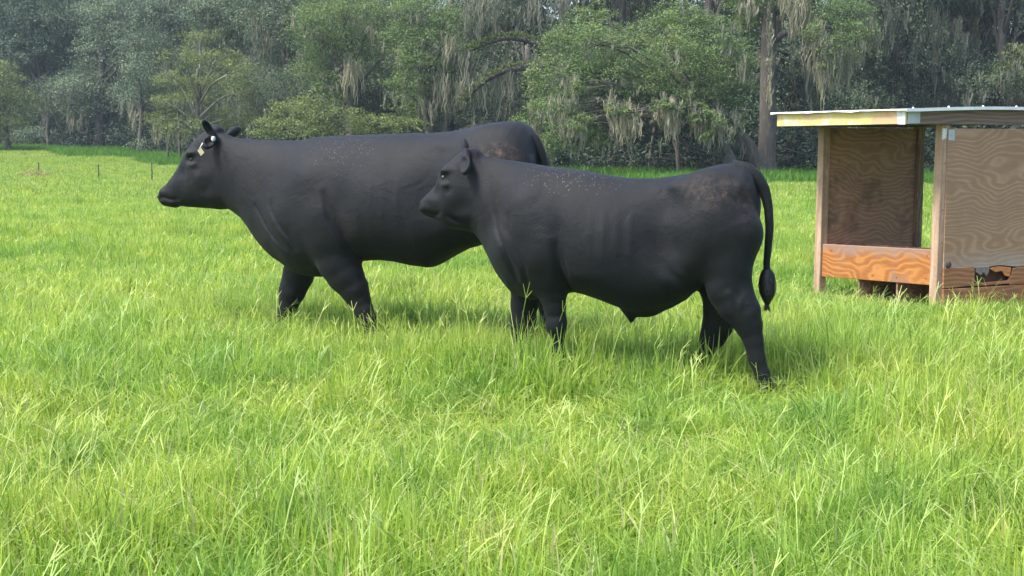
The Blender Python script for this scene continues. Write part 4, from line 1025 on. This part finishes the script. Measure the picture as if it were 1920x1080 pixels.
# ---------------- the smaller, nearer bull
B_TOP = [(-0.657, 1.18), (-0.627, 1.289), (-0.58, 1.348), (-0.501, 1.363), (-0.423, 1.356), (-0.36, 1.34), (-0.266, 1.305), (-0.17, 1.288), (-0.042, 1.271), (0.121, 1.27), (0.22, 1.282), (0.386, 1.31), (0.503, 1.325), (0.621, 1.337), (0.723, 1.353), (0.861, 1.372), (0.999, 1.388), (1.051, 1.404), (1.093, 1.431), (1.146, 1.437), (1.181, 1.427), (1.22, 1.4), (1.263, 1.364), (1.309, 1.327), (1.327, 1.3), (1.338, 1.273), (1.345, 1.23), (1.381, 1.192), (1.425, 1.151), (1.45, 1.124), (1.468, 1.104)]
B_BOT = [(-0.661, 1.008), (-0.62, 0.881), (-0.56, 0.753), (-0.466, 0.686), (-0.34, 0.635), (-0.245, 0.564), (-0.149, 0.505), (-0.051, 0.473), (0.031, 0.46), (0.097, 0.467), (0.18, 0.493), (0.28, 0.529), (0.381, 0.559), (0.449, 0.57), (0.506, 0.561), (0.585, 0.535), (0.722, 0.511), (0.843, 0.547), (0.896, 0.602), (0.948, 0.667), (1.0, 0.76), (1.053, 0.859), (1.099, 0.915), (1.176, 0.934), (1.265, 0.945), (1.318, 0.978), (1.354, 1.001), (1.426, 1.02), (1.455, 1.036), (1.469, 1.063)]
B_NH = [(-0.515, 0.954, 0.181), (-0.491, 0.768, 0.148), (-0.502, 0.644, 0.127), (-0.55, 0.552, 0.111), (-0.599, 0.491, 0.096), (-0.63, 0.43, 0.08), (-0.659, 0.338, 0.058), (-0.681, 0.23, 0.05), (-0.712, 0.152, 0.043), (-0.732, 0.084, 0.043), (-0.739, 0.028, 0.049)]
B_FH = [(-0.422, 0.732, 0.146), (-0.421, 0.601, 0.124), (-0.419, 0.47, 0.106), (-0.402, 0.377, 0.095), (-0.373, 0.303, 0.08), (-0.338, 0.235, 0.061), (-0.304, 0.174, 0.046), (-0.279, 0.119, 0.053)]
B_NF = [(0.666, 0.961, 0.143), (0.632, 0.8, 0.126), (0.589, 0.671, 0.103), (0.557, 0.575, 0.082), (0.543, 0.493, 0.069), (0.531, 0.412, 0.06), (0.528, 0.364, 0.05), (0.52, 0.316, 0.039), (0.517, 0.217, 0.04), (0.514, 0.135, 0.044), (0.513, 0.073, 0.057)]
B_FF = [(0.798, 0.7, 0.132), (0.803, 0.564, 0.11), (0.825, 0.46, 0.089), (0.842, 0.391, 0.075), (0.847, 0.322, 0.066), (0.847, 0.235, 0.059), (0.851, 0.167, 0.058), (0.856, 0.081, 0.072)]
C_TOP = [(-0.453, 1.416), (-0.425, 1.526), (-0.374, 1.595), (-0.316, 1.625), (-0.217, 1.629), (-0.098, 1.615), (0.062, 1.582), (0.184, 1.56), (0.389, 1.545), (0.556, 1.546), (0.809, 1.538), (1.067, 1.531), (1.286, 1.519), (1.375, 1.496), (1.598, 1.496), (1.825, 1.504), (1.962, 1.516), (2.077, 1.556), (2.123, 1.576), (2.169, 1.584), (2.217, 1.56), (2.289, 1.5), (2.372, 1.415), (2.392, 1.387), (2.413, 1.342), (2.487, 1.244), (2.562, 1.161), (2.607, 1.132), (2.637, 1.091)]
C_BOT = [(-0.453, 1.177), (-0.415, 0.991), (-0.296, 0.84), (-0.096, 0.778), (0.086, 0.728), (0.189, 0.675), (0.293, 0.615), (0.347, 0.59), (0.481, 0.601), (0.607, 0.624), (0.735, 0.632), (0.864, 0.624), (0.959, 0.605), (1.082, 0.57), (1.198, 0.523), (1.318, 0.507), (1.438, 0.522), (1.528, 0.568), (1.618, 0.613), (1.685, 0.663), (1.752, 0.73), (1.819, 0.817), (1.886, 0.896), (1.954, 0.943), (2.014, 0.978), (2.107, 0.972), (2.163, 0.979), (2.305, 0.985), (2.39, 0.988), (2.448, 0.995), (2.496, 0.978), (2.592, 0.992), (2.625, 1.021), (2.638, 1.053)]
C_NF = [(1.076, 0.973, 0.183), (1.042, 0.782, 0.181), (1.002, 0.628, 0.154), (0.95, 0.534, 0.139), (0.888, 0.439, 0.111), (0.857, 0.363, 0.091), (0.818, 0.287, 0.073), (0.776, 0.212, 0.059), (0.752, 0.136, 0.051), (0.732, 0.052, 0.064)]
C_FF = [(1.482, 0.784, 0.171), (1.506, 0.621, 0.137), (1.548, 0.476, 0.122), (1.603, 0.351, 0.106), (1.637, 0.247, 0.079), (1.667, 0.164, 0.06), (1.701, 0.079, 0.051), (1.726, 0.003, 0.06)]
C_NH = [(-0.295, 1.253, 0.184), (-0.311, 0.999, 0.161), (-0.305, 0.816, 0.137), (-0.345, 0.633, 0.097), (-0.417, 0.488, 0.083), (-0.445, 0.343, 0.06), (-0.463, 0.196, 0.051), (-0.473, 0.084, 0.049), (-0.47, -0.019, 0.066)]
C_FH = [(-0.247, 0.978, 0.142), (-0.258, 0.788, 0.111), (-0.329, 0.599, 0.081), (-0.436, 0.45, 0.074), (-0.447, 0.296, 0.056), (-0.447, 0.143, 0.048), (-0.435, 0.019, 0.06)]


def tail_mesh(pts, r0, r1, switch_r, name='tail', h=.006):
    P = np.array(pts, float); n = len(P); r = np.concatenate([np.linspace(r0, r1, n)])
    t = np.linspace(0, n - 1, 60); Q = np.stack([np.interp(t, range(n), P[:, k]) for k in range(3)], -1)
    for _ in range(6): Q[1:-1] = (Q[:-2] + 2 * Q[1:-1] + Q[2:]) / 4
    return Q, np.interp(t, range(n), r)


def hair_mesh(name, Q, rad, n, L, g, w=.0022):
    """hair strands of the tail switch along the polyline Q"""
    Vs, Fs, off = [], [], 0
    for i in range(n):
        k = g.integers(0, len(Q)); t = k / len(Q); a = g.uniform(0, 6.28); rr = rad * math.sin(math.pi * min(1, .18 + t * .72)) * g.uniform(.5, 1)
        p = Q[k] + np.array([math.cos(a), math.sin(a), 0]) * rr; l = L * g.uniform(.5, 1.1); d = np.array([math.cos(a) * .15 - .25 * math.cos(a) * t * 2, math.sin(a) * .15 - .25 * math.sin(a) * t * 2, -1])
        q1 = p + d * l * .5 + np.array([math.cos(a), math.sin(a), 0]) * rad * .15; q2 = p + d * l - np.array([math.cos(a), math.sin(a), 0]) * rad * .2; s = np.array([-math.sin(a), math.cos(a), 0]) * w
        Vs += [p - s, p + s, q1 + s, q1 - s, q2 + s * .2, q2 - s * .2]; Fs += [[off, off + 1, off + 2, off + 3], [off + 3, off + 2, off + 4, off + 5]]; off += 6
    return np_mesh(name, Vs, Fs)


def make_bull():
    F = Field((-.86, -.40, -.06), (1.56, .40, 1.54), .0085)
    Wd = [(-.66, .06), (-.60, .14), (-.5, .225), (-.35, .27), (-.2, .275), (0, .285), (.2, .315), (.4, .32), (.6, .30), (.75, .27), (.88, .215), (.97, .165), (1.05, .125), (1.12, .108), (1.2, .112), (1.27, .112), (1.32, .088), (1.38, .068), (1.43, .064), (1.455, .06), (1.468, .045)]
    Nn = [(-.7, 2.3), (-.3, 2.5), (.2, 2.35), (.7, 2.25), (1.0, 2.1), (1.2, 2.4), (1.3, 2.6), (1.47, 2.5)]
    lw = [(-.7, .10), (-.4, .12), (0, .12), (.4, .12), (.7, .10), (.95, .16), (1.1, .0), (1.25, -.08), (1.4, .05), (1.47, 0)]
    F.body(B_TOP, B_BOT, Wd, Nn, lw)
    # hind quarters: round ham, gaskin, hock
    F.ell((-.365, .13, 1.02), (.235, .15, .30), .06); F.ell((-.34, -.12, 1.02), (.215, .14, .30), .06)
    for sd in (1, -1): F.ell((-.56, .085 * sd, 1.15), (.085, .07, .15), .05)
    F.chain([(-.40, .10, 1.1, .17)] + pts3(B_NH, [.13, .155, .165, .17, .17, .17, .17, .17, .17, .17, .17]), .05, .72)
    F.chain([(-.36, -.08, 1.0, .16)] + pts3(B_FH, [-.13, -.16, -.17, -.175, -.18, -.18, -.18, -.18]) + [(-.27, -.18, .04, .05), (-.26, -.18, .0, .055)], .05, .7)
    # fore legs
    F.chain([(.70, .15, 1.08, .14)] + pts3(B_NF, [.17, .175, .17, .16, .155, .15, .15, .15, .15, .15, .15]), .045, .78)
    F.chain([(.74, -.13, .95, .15)] + pts3(B_FF, [-.14, -.15, -.155, -.155, -.15, -.15, -.15, -.15]) + [(.86, -.15, .0, .07)], .045, .78)
    # knees, hock point, hooves
    F.ell((.533, .155, .375), (.060, .05, .06), .03); F.ell((.845, -.155, .36), (.068, .056, .07), .02)
    F.ell((-.655, .17, .515), (.034, .030, .05), .03); F.capsule((-.66, .17, .54), (-.60, .17, .74), .018, .022, .035)
    F.capsule((-.57, -.175, .33), (-.50, -.17, .52), .012, .02, .03)
    # muscle and bone
    for sd in (1, -1):
        F.bump((.70, .27 * sd, 1.10), (.16, .12, .20), 0.0341); F.bump((.86, .22 * sd, .86), (.11, .1, .12), 0.0372)
        F.bump((.60, .28 * sd, .86), (.10, .1, .14), 0.031); F.bump((-.17, .20 * sd, 1.24), (.06, .06, .04), 0.016)
        F.bump((-.55, .17 * sd, 1.22), (.05, .06, .04), 0.0217); F.bump((-.44, .25 * sd, .98), (.17, .1, .18), 0.0279)
        F.bump((-.12, .30 * sd, .98), (.10, .12, .20), -0.031); F.bump((.22, .3 * sd, .9), (.22, .12, .2), 0.0186)
        F.bump((.48, .32 * sd, .90), (.05, .1, .2), -0.0155); F.bump((-.20, .24 * sd, 1.12), (.12, .1, .09), -0.0248)
        for q, rx in enumerate((.05, .13, .21, .29)): F.bump((rx, .33 * sd, .92), (.022, .08, .17), 0.0043)
        F.fold([(-.10, .80), (-.20, .72), (-.32, .63), (-.42, .56)], 0.0078, 0.0286, sd, 0.0060); F.fold([(-.62, .50), (-.585, .60), (-.575, .72), (-.56, .82)], 0.0062, 0.0208, sd, 0.0045)
        F.bump((-.18, .26 * sd, .86), (.10, .12, .12), -.022); F.bump((.36, .32 * sd, .68), (.12, .12, .08), .012); F.bump((.55, .20 * sd, .62), (.045, .08, .07), .014)
        F.bump((1.0, .15 * sd, 1.16), (.10, .1, .13), 0.0124); F.bump((.93, .18 * sd, 1.02), (.06, .09, .16), -0.0186)
        F.fold([(.902, 1.058), (.885, .962), (.835, .866), (.784, .738), (.76, .66)], 0.0147, 0.0169, sd, 0.0068)
        F.fold([(.801, 1.05), (.801, .964), (.757, .852), (.70, .74), (.69, .64)], 0.0126, 0.0169, sd, 0.0058)
        F.fold([(.875, 1.10), (.862, 1.0), (.83, .93)], 0.0063, 0.0130, sd, 0.0029); F.fold([(.925, 1.10), (.918, 1.02)], 0.0053, 0.0130, sd, 0.0029)
        F.fold([(.492, .87), (.476, .75), (.455, .66), (.44, .60)], 0.0232, 0.0260, sd, 0.0078); F.fold([(.455, .84), (.437, .76), (.42, .67)], 0.0084, 0.0117, sd, 0.0039)
        F.fold([(-.137, 1.25), (-.118, 1.20), (-.09, 1.17)], .006, .014, sd); F.fold([(-.25, .78), (-.32, .68), (-.40, .60)], 0.0063, 0.0260, sd, 0.0058)
        F.fold([(-.47, .62), (-.53, .66), (-.58, .60)], 0.0063, 0.0156, sd, 0.0039); F.fold([(-.60, .46), (-.56, .53), (-.57, .60)], 0.0063, 0.0130, sd, 0.0029, .1)
        F.fold([(1.02, 1.36), (.98, 1.25), (.95, 1.1)], .006, .03, sd)
        # head: cheek, eye socket, brow, mouth, nostril
        F.bump((1.19, .10 * sd, 1.16), (.075, .05, .085), 0.0248); F.bump((1.14, .09 * sd, 1.03), (.06, .06, .05), 0.0155)
        F.bump((1.284, .105 * sd, 1.262), (.030, .03, .024), -0.0248); F.bump((1.278, .105 * sd, 1.312), (.040, .035, .020), 0.0248)
        F.bump((1.262, .11 * sd, 1.222), (.03, .03, .016), 0.0124); F.bump((1.33, .08 * sd, 1.18), (.05, .04, .04), -0.0155)
        F.bump((1.235, .11 * sd, 1.19), (.03, .03, .035), -0.0124); F.bump((1.36, .06 * sd, 1.12), (.04, .04, .03), 0.0093)
        F.fold([(1.445, 1.028), (1.40, 1.045), (1.345, 1.03), (1.30, 1.05)], 0.0105, 0.0117, sd, 0.0010, .01); F.bump((1.40, .05 * sd, 1.075), (.05, .03, .02), 0.0093)
        F.ell((1.462, .036 * sd, 1.088), (.022, .017, .018), .008, sub=True)
        F.fold([(1.26, 1.03), (1.20, 1.0), (1.12, .985)], 0.0084, 0.0156, sd, 0.0049)
    # sheath with its tip, and scrotum line between the thighs
    F.capsule((.02, 0, .54), (.105, 0, .475), .085, .045, .06, .8); F.capsule((.10, 0, .47), (.10, 0, .405), .034, .016, .03)
    F.capsule((-.18, 0, .60), (0, 0, .52), .05, .07, .07)
    # poll and ears
    F.ell((1.115, 0, 1.405), (.05, .06, .04), .03)
    ear(F, (1.130, .10, 1.400), (1.108, .19, 1.300), (.30, .8, .45), .038, .026)
    ear(F, (1.19, -.085, 1.385), (1.222, -.135, 1.492), (.9, -.1, .1), .034, .026)
    root = empty('black_bull', ((0.823, 8.027)[0], (0.823, 8.027)[1], 0), math.atan2(math.sin(R(17)), -math.cos(R(17))))
    tag(root, 'smaller nearer black bull with bare ears and dark tail switch hanging free', 'bull')
    body = link('body', F.mesh('body'), root, coat('bull_coat', [((.50, .10, 1.33), (.30, .34, .20), .9), ((.40, .2, 1.28), (.42, .3, .12), .5)], [((-.42, .2, 1.2), (.26, .2, .14), .75), ((-.62, .1, 1.05), (.08, .2, .25), .6)], 1))
    for sd in (1, -1):
        ys = F.ysurf(1.284, 1.264, sd); eyeball(root, 1.282, ys - .009 * sd, 1.264, .021, sd)
    g = np.random.default_rng(8)
    pts = [(-.50, 0, 1.335), (-.575, .0, 1.325), (-.635, .0, 1.285), (-.685, .0, 1.21), (-.712, .0, 1.105), (-.722, .01, .98), (-.715, .01, .87), (-.708, .01, .78), (-.712, .01, .73)]
    Q, r = tail_mesh(pts, .045, .017, .05); r = np.interp(np.linspace(0, 1, 60), [0, .25, .5, .8, 1], [.050, .042, .027, .021, .019])
    tl = link('tail', tube_mesh('tail', [np.concatenate([Q, r[:, None]], 1)], 14), root, body.data.materials[0])
    sw = [(-.712, .01, .745), (-.714, .01, .71), (-.716, .01, .66), (-.718, .01, .62), (-.714, .01, .595)]
    Q2, _ = tail_mesh(sw, .03, .03, 0); r2 = np.interp(np.linspace(0, 1, 60), [0, .25, .55, .85, 1], [.018, .021, .025, .017, .003])
    link('tail_switch', tube_mesh('tail_switch', [np.concatenate([Q2, r2[:, None]], 1)], 14), tl, M_SWITCH)
    link('switch_hair', hair_mesh('switch_hair', Q2, .050, 3000, .10, g), tl, M_SWITCH)
    for (x, y, z) in ((.512, .15, .03), (.86, -.15, .03), (-.742, .17, .03), (-.262, -.18, .03)):
        for s2 in (-.024, .024):
            link('hoof', tube_mesh('hoof', [[(x + .0, y + s2, z + .05, .030), (x + .012, y + s2, z + .01, .037), (x + .025, y + s2, z - .03, .040)]], 10), root, M_HORNY)
    return root


M_SWITCH = plain('black_tail_hair', (.008, .008, .010), .5, c2=(.014, .013, .013), sc=40)


def make_cow():
    F = Field((-.70, -.46, -.06), (2.68, .46, 1.72), .0095)
    Wd = [(-.453, .16), (-.40, .26), (-.3, .315), (-.1, .34), (.1, .345), (.35, .37), (.6, .385), (.85, .375), (1.05, .35), (1.25, .33), (1.4, .30), (1.55, .25), (1.7, .20), (1.85, .165), (1.97, .14), (2.07, .125), (2.15, .115), (2.25, .125), (2.31, .120), (2.38, .098), (2.45, .082), (2.53, .070), (2.59, .068), (2.62, .062), (2.638, .045)]
    Nn = [(-.5, 2.3), (-.2, 2.6), (.4, 2.35), (1.0, 2.3), (1.4, 2.15), (1.9, 2.1), (2.15, 2.4), (2.3, 2.6), (2.64, 2.5)]
    lw = [(-.5, .05), (-.1, .14), (.4, .14), (1.0, .12), (1.4, .12), (1.8, .1), (2.05, .0), (2.3, -.08), (2.5, .05), (2.64, 0)]
    F.body(C_TOP, C_BOT, Wd, Nn, lw)
    for sd in (1, -1): F.ell((-.17, .17 * sd, 1.25), (.30, .18, .34), .06)
    F.chain([(-.22, .14, 1.35, .20)] + pts3(C_NH[:-1], [.17, .20, .20, .20, .20, .20, .20, .20]) + [(-.47, .2, .0, .06)], .05, .75)
    F.chain([(-.2, -.12, 1.2, .20)] + pts3(C_FH, [-.17, -.19, -.2, -.2, -.2, -.2, -.2]), .05, .75)
    F.chain([(1.13, .18, 1.18, .17)] + pts3(C_NF, [.20, .215, .21, .20, .19, .18, .18, .18, .18, .18]), .05, .8)
    F.chain([(1.38, -.15, 1.05, .18)] + pts3(C_FF, [-.17, -.18, -.19, -.19, -.19, -.19, -.19, -.19]), .05, .8)
    F.ell((.868, .185, .395), (.088, .066, .078), .02); F.ell((1.61, -.19, .345), (.092, .066, .075), .02)
    # brisket pushing forward between the fore legs
    F.ell((1.36, 0, .66), (.17, .14, .15), .06); F.ell((1.22, 0, .60), (.16, .13, .10), .05)
    for sd in (1, -1):
        F.bump((1.22, .30 * sd, 1.22), (.2, .13, .24), 0.0372); F.bump((1.42, .24 * sd, .95), (.13, .1, .14), 0.0372); F.bump((1.12, .32 * sd, .92), (.13, .12, .16), 0.0341)
        F.bump((.16, .25 * sd, 1.47), (.07, .07, .05), 0.016); F.bump((-.1, .32 * sd, 1.22), (.2, .12, .2), 0.0279)
        F.bump((.22, .36 * sd, 1.15), (.13, .14, .24), -0.0341); F.bump((.6, .36 * sd, 1.05), (.26, .13, .24), 0.0217); F.bump((.88, .38 * sd, 1.05), (.07, .1, .24), -0.0186)
        for rx in (.45, .55, .65, .75): F.bump((rx, .39 * sd, 1.06), (.026, .08, .2), 0.0043)
        F.fold([(1.664, 1.024), (1.599, .927), (1.513, .813), (1.405, .718)], 0.0168, 0.0195, sd, 0.0078)
        F.fold([(1.50, 1.06), (1.487, .988), (1.423, .892), (1.338, .797), (1.30, .72)], 0.0158, 0.0195, sd, 0.0078)
        F.fold([(1.028, 1.12), (1.009, 1.06), (.969, .94), (.907, .827), (.866, .733), (.85, .68)], 0.0232, 0.0221, sd, 0.0088)
        F.fold([(.96, 1.03), (.93, .93), (.88, .84)], 0.0063, 0.0130, sd, 0.0039)
        F.fold([(1.9, 1.2), (1.87, 1.08), (1.80, .98)], .006, .03, sd); F.fold([(-.22, 1.40), (-.27, 1.30), (-.30, 1.2)], .006, .03, sd)
        # head
        F.bump((2.19, .115 * sd, 1.22), (.09, .06, .10), 0.0248); F.bump((2.13, .1 * sd, 1.07), (.08, .07, .05), 0.0124)
        F.bump((2.284, .12 * sd, 1.350), (.034, .035, .026), -0.0279); F.bump((2.276, .12 * sd, 1.402), (.045, .04, .022), 0.0279)
        F.bump((2.262, .125 * sd, 1.312), (.034, .03, .016), 0.0139); F.bump((2.36, .09 * sd, 1.25), (.06, .04, .05), -0.0155); F.bump((2.22, .13 * sd, 1.28), (.03, .03, .04), -0.0124)
        F.bump((2.44, .08 * sd, 1.16), (.05, .04, .05), 0.0093)
        F.fold([(2.62, 1.045), (2.56, 1.062), (2.49, 1.045), (2.42, 1.055)], 0.0105, 0.0130, sd, 0.0010, .01); F.bump((2.56, .06 * sd, 1.10), (.06, .03, .022), 0.0093)
        F.ell((2.622, .042 * sd, 1.095), (.025, .019, .022), .008, sub=True)
        F.fold([(2.4, 1.03), (2.3, 1.01), (2.2, 1.02)], 0.0074, 0.0182, sd, 0.0039)
    # poll crest and ears
    F.ell((2.125, 0, 1.572), (.055, .06, .035), .03)
    ear(F, (2.075, .12, 1.52), (2.112, .19, 1.632), (-.55, .6, 0), .030, .024)
    ear(F, (2.08, .13, 1.52), (2.085, .21, 1.45), (-.5, .6, .2), .045, .03)
    ear(F, (2.09, -.11, 1.53), (2.055, -.21, 1.58), (.35, .5, -.3), .040, .032)
    root = empty('black_cow', ((-0.241, 9.416)[0], (-0.241, 9.416)[1], 0), math.atan2(math.sin(R(20)), -math.cos(R(20))))
    tag(root, 'larger black beast farther left with yellow and white ear tags, head raised', 'cow')
    body = link('body', F.mesh('body'), root, coat('cow_coat', [((.93, .15, 1.46), (.34, .4, .24), .75)], [((-.25, .28, 1.40), (.20, .2, .10), 1.1), ((-.05, .3, 1.30), (.16, .2, .12), .4)], 2))
    # dried mud caked on the hip
    for sd in (1, -1):
        ys = F.ysurf(2.284, 1.352, sd); eyeball(root, 2.281, ys - .006 * sd, 1.352, .024, sd)
    # tail lies down the middle of the rump
    pts = [(-.24, 0, 1.57), (-.34, .0, 1.555), (-.42, .0, 1.50), (-.465, .0, 1.42), (-.49, .0, 1.35), (-.50, .0, 1.2), (-.50, .0, 1.0), (-.49, .0, .8), (-.49, .0, .66)]
    Q, r = tail_mesh(pts, .05, .02, .05); r = np.interp(np.linspace(0, 1, 60), [0, .25, .5, .8, 1], [.055, .042, .028, .022, .019])
    tl = link('tail', tube_mesh('tail', [np.concatenate([Q, r[:, None]], 1)], 14), root, body.data.materials[0])
    Q2, _ = tail_mesh([(-.49, 0, .68), (-.49, 0, .6), (-.485, 0, .5), (-.48, 0, .42)], .03, .03, 0); r2 = np.interp(np.linspace(0, 1, 60), [0, .3, .6, .85, 1], [.02, .04, .05, .035, .006])
    link('tail_switch', tube_mesh('tail_switch', [np.concatenate([Q2, r2[:, None]], 1)], 14), tl, M_SWITCH)
    # ear tags
    TAG = plain('faded_yellow_tag', (.33, .31, .16), .6, c2=(.26, .25, .14), sc=30); BTN = plain('white_button_tag', (.55, .55, .54), .4)
    t = board('ear_tag', [(2.062, .262, 1.405), (2.096, .256, 1.380), (2.128, .250, 1.420), (2.098, .256, 1.447)][::-1], .004, (0, 1, 0), TAG, root, .001, label='square faded yellow ear tag hanging from the near ear')
    link('tag_stem', tube_mesh('tag_stem', [[(2.108, .254, 1.43, .004), (2.095, .25, 1.455, .004), (2.090, .235, 1.475, .005)]], 6), t, BTN)
    b1 = link('button_tag', tube_mesh('button_tag', [[(2.030, .175, 1.507, .015), (2.026, .20, 1.507, .015), (2.026, .203, 1.507, .009)]], 16), root, BTN); b1['label'] = 'round white button tag in the near ear'; b1.scale = (.8, 1, 1.25); b1.location = (2.03 * .2, 0, -1.507 * .25)
    b2 = link('button_tag', tube_mesh('button_tag', [[(2.055, -.185, 1.560, .016), (2.055, -.165, 1.560, .016)]], 12), root, BTN); b2['label'] = 'white button tag in the far ear'
    for (x, y, z) in ((.735, .18, .03), (1.724, -.19, .03), (-.47, .2, .03), (-.44, -.2, .03)):
        for s2 in (-.028, .028):
            link('hoof', tube_mesh('hoof', [[(x, y + s2, z + .05, .034), (x + .014, y + s2, z + .01, .042), (x + .03, y + s2, z - .03, .046)]], 10), root, M_HORNY)
    return root


make_bull()
make_cow()

# ------------------------------------------------------------------ humid air
def make_haze(density):
    me = bpy.data.meshes.new('haze'); x, y0, y1, z0, z1 = 206, -206, 206, -1.3, 22.0
    v = [(a, b, c) for a in (-x, x) for b in (y0, y1) for c in (z0, z1)]
    me.from_pydata(v, [], [(0, 1, 3, 2), (4, 6, 7, 5), (0, 4, 5, 1), (2, 3, 7, 6), (0, 2, 6, 4), (1, 5, 7, 3)]); me.update()
    m, ns, ls = mat('humid_air'); out = ns.new('ShaderNodeOutputMaterial'); pv = ns.new('ShaderNodeVolumePrincipled')
    pv.inputs['Color'].default_value = (.66, .80, 1.0, 1); pv.inputs['Density'].default_value = density; pv.inputs['Anisotropy'].default_value = .2
    ls.new(pv.outputs[0], out.inputs['Volume']); o = link('haze', me, mat=m); tag(o, 'thin humid haze in the air over pasture and wood', kind='stuff')


make_haze(0.0005)
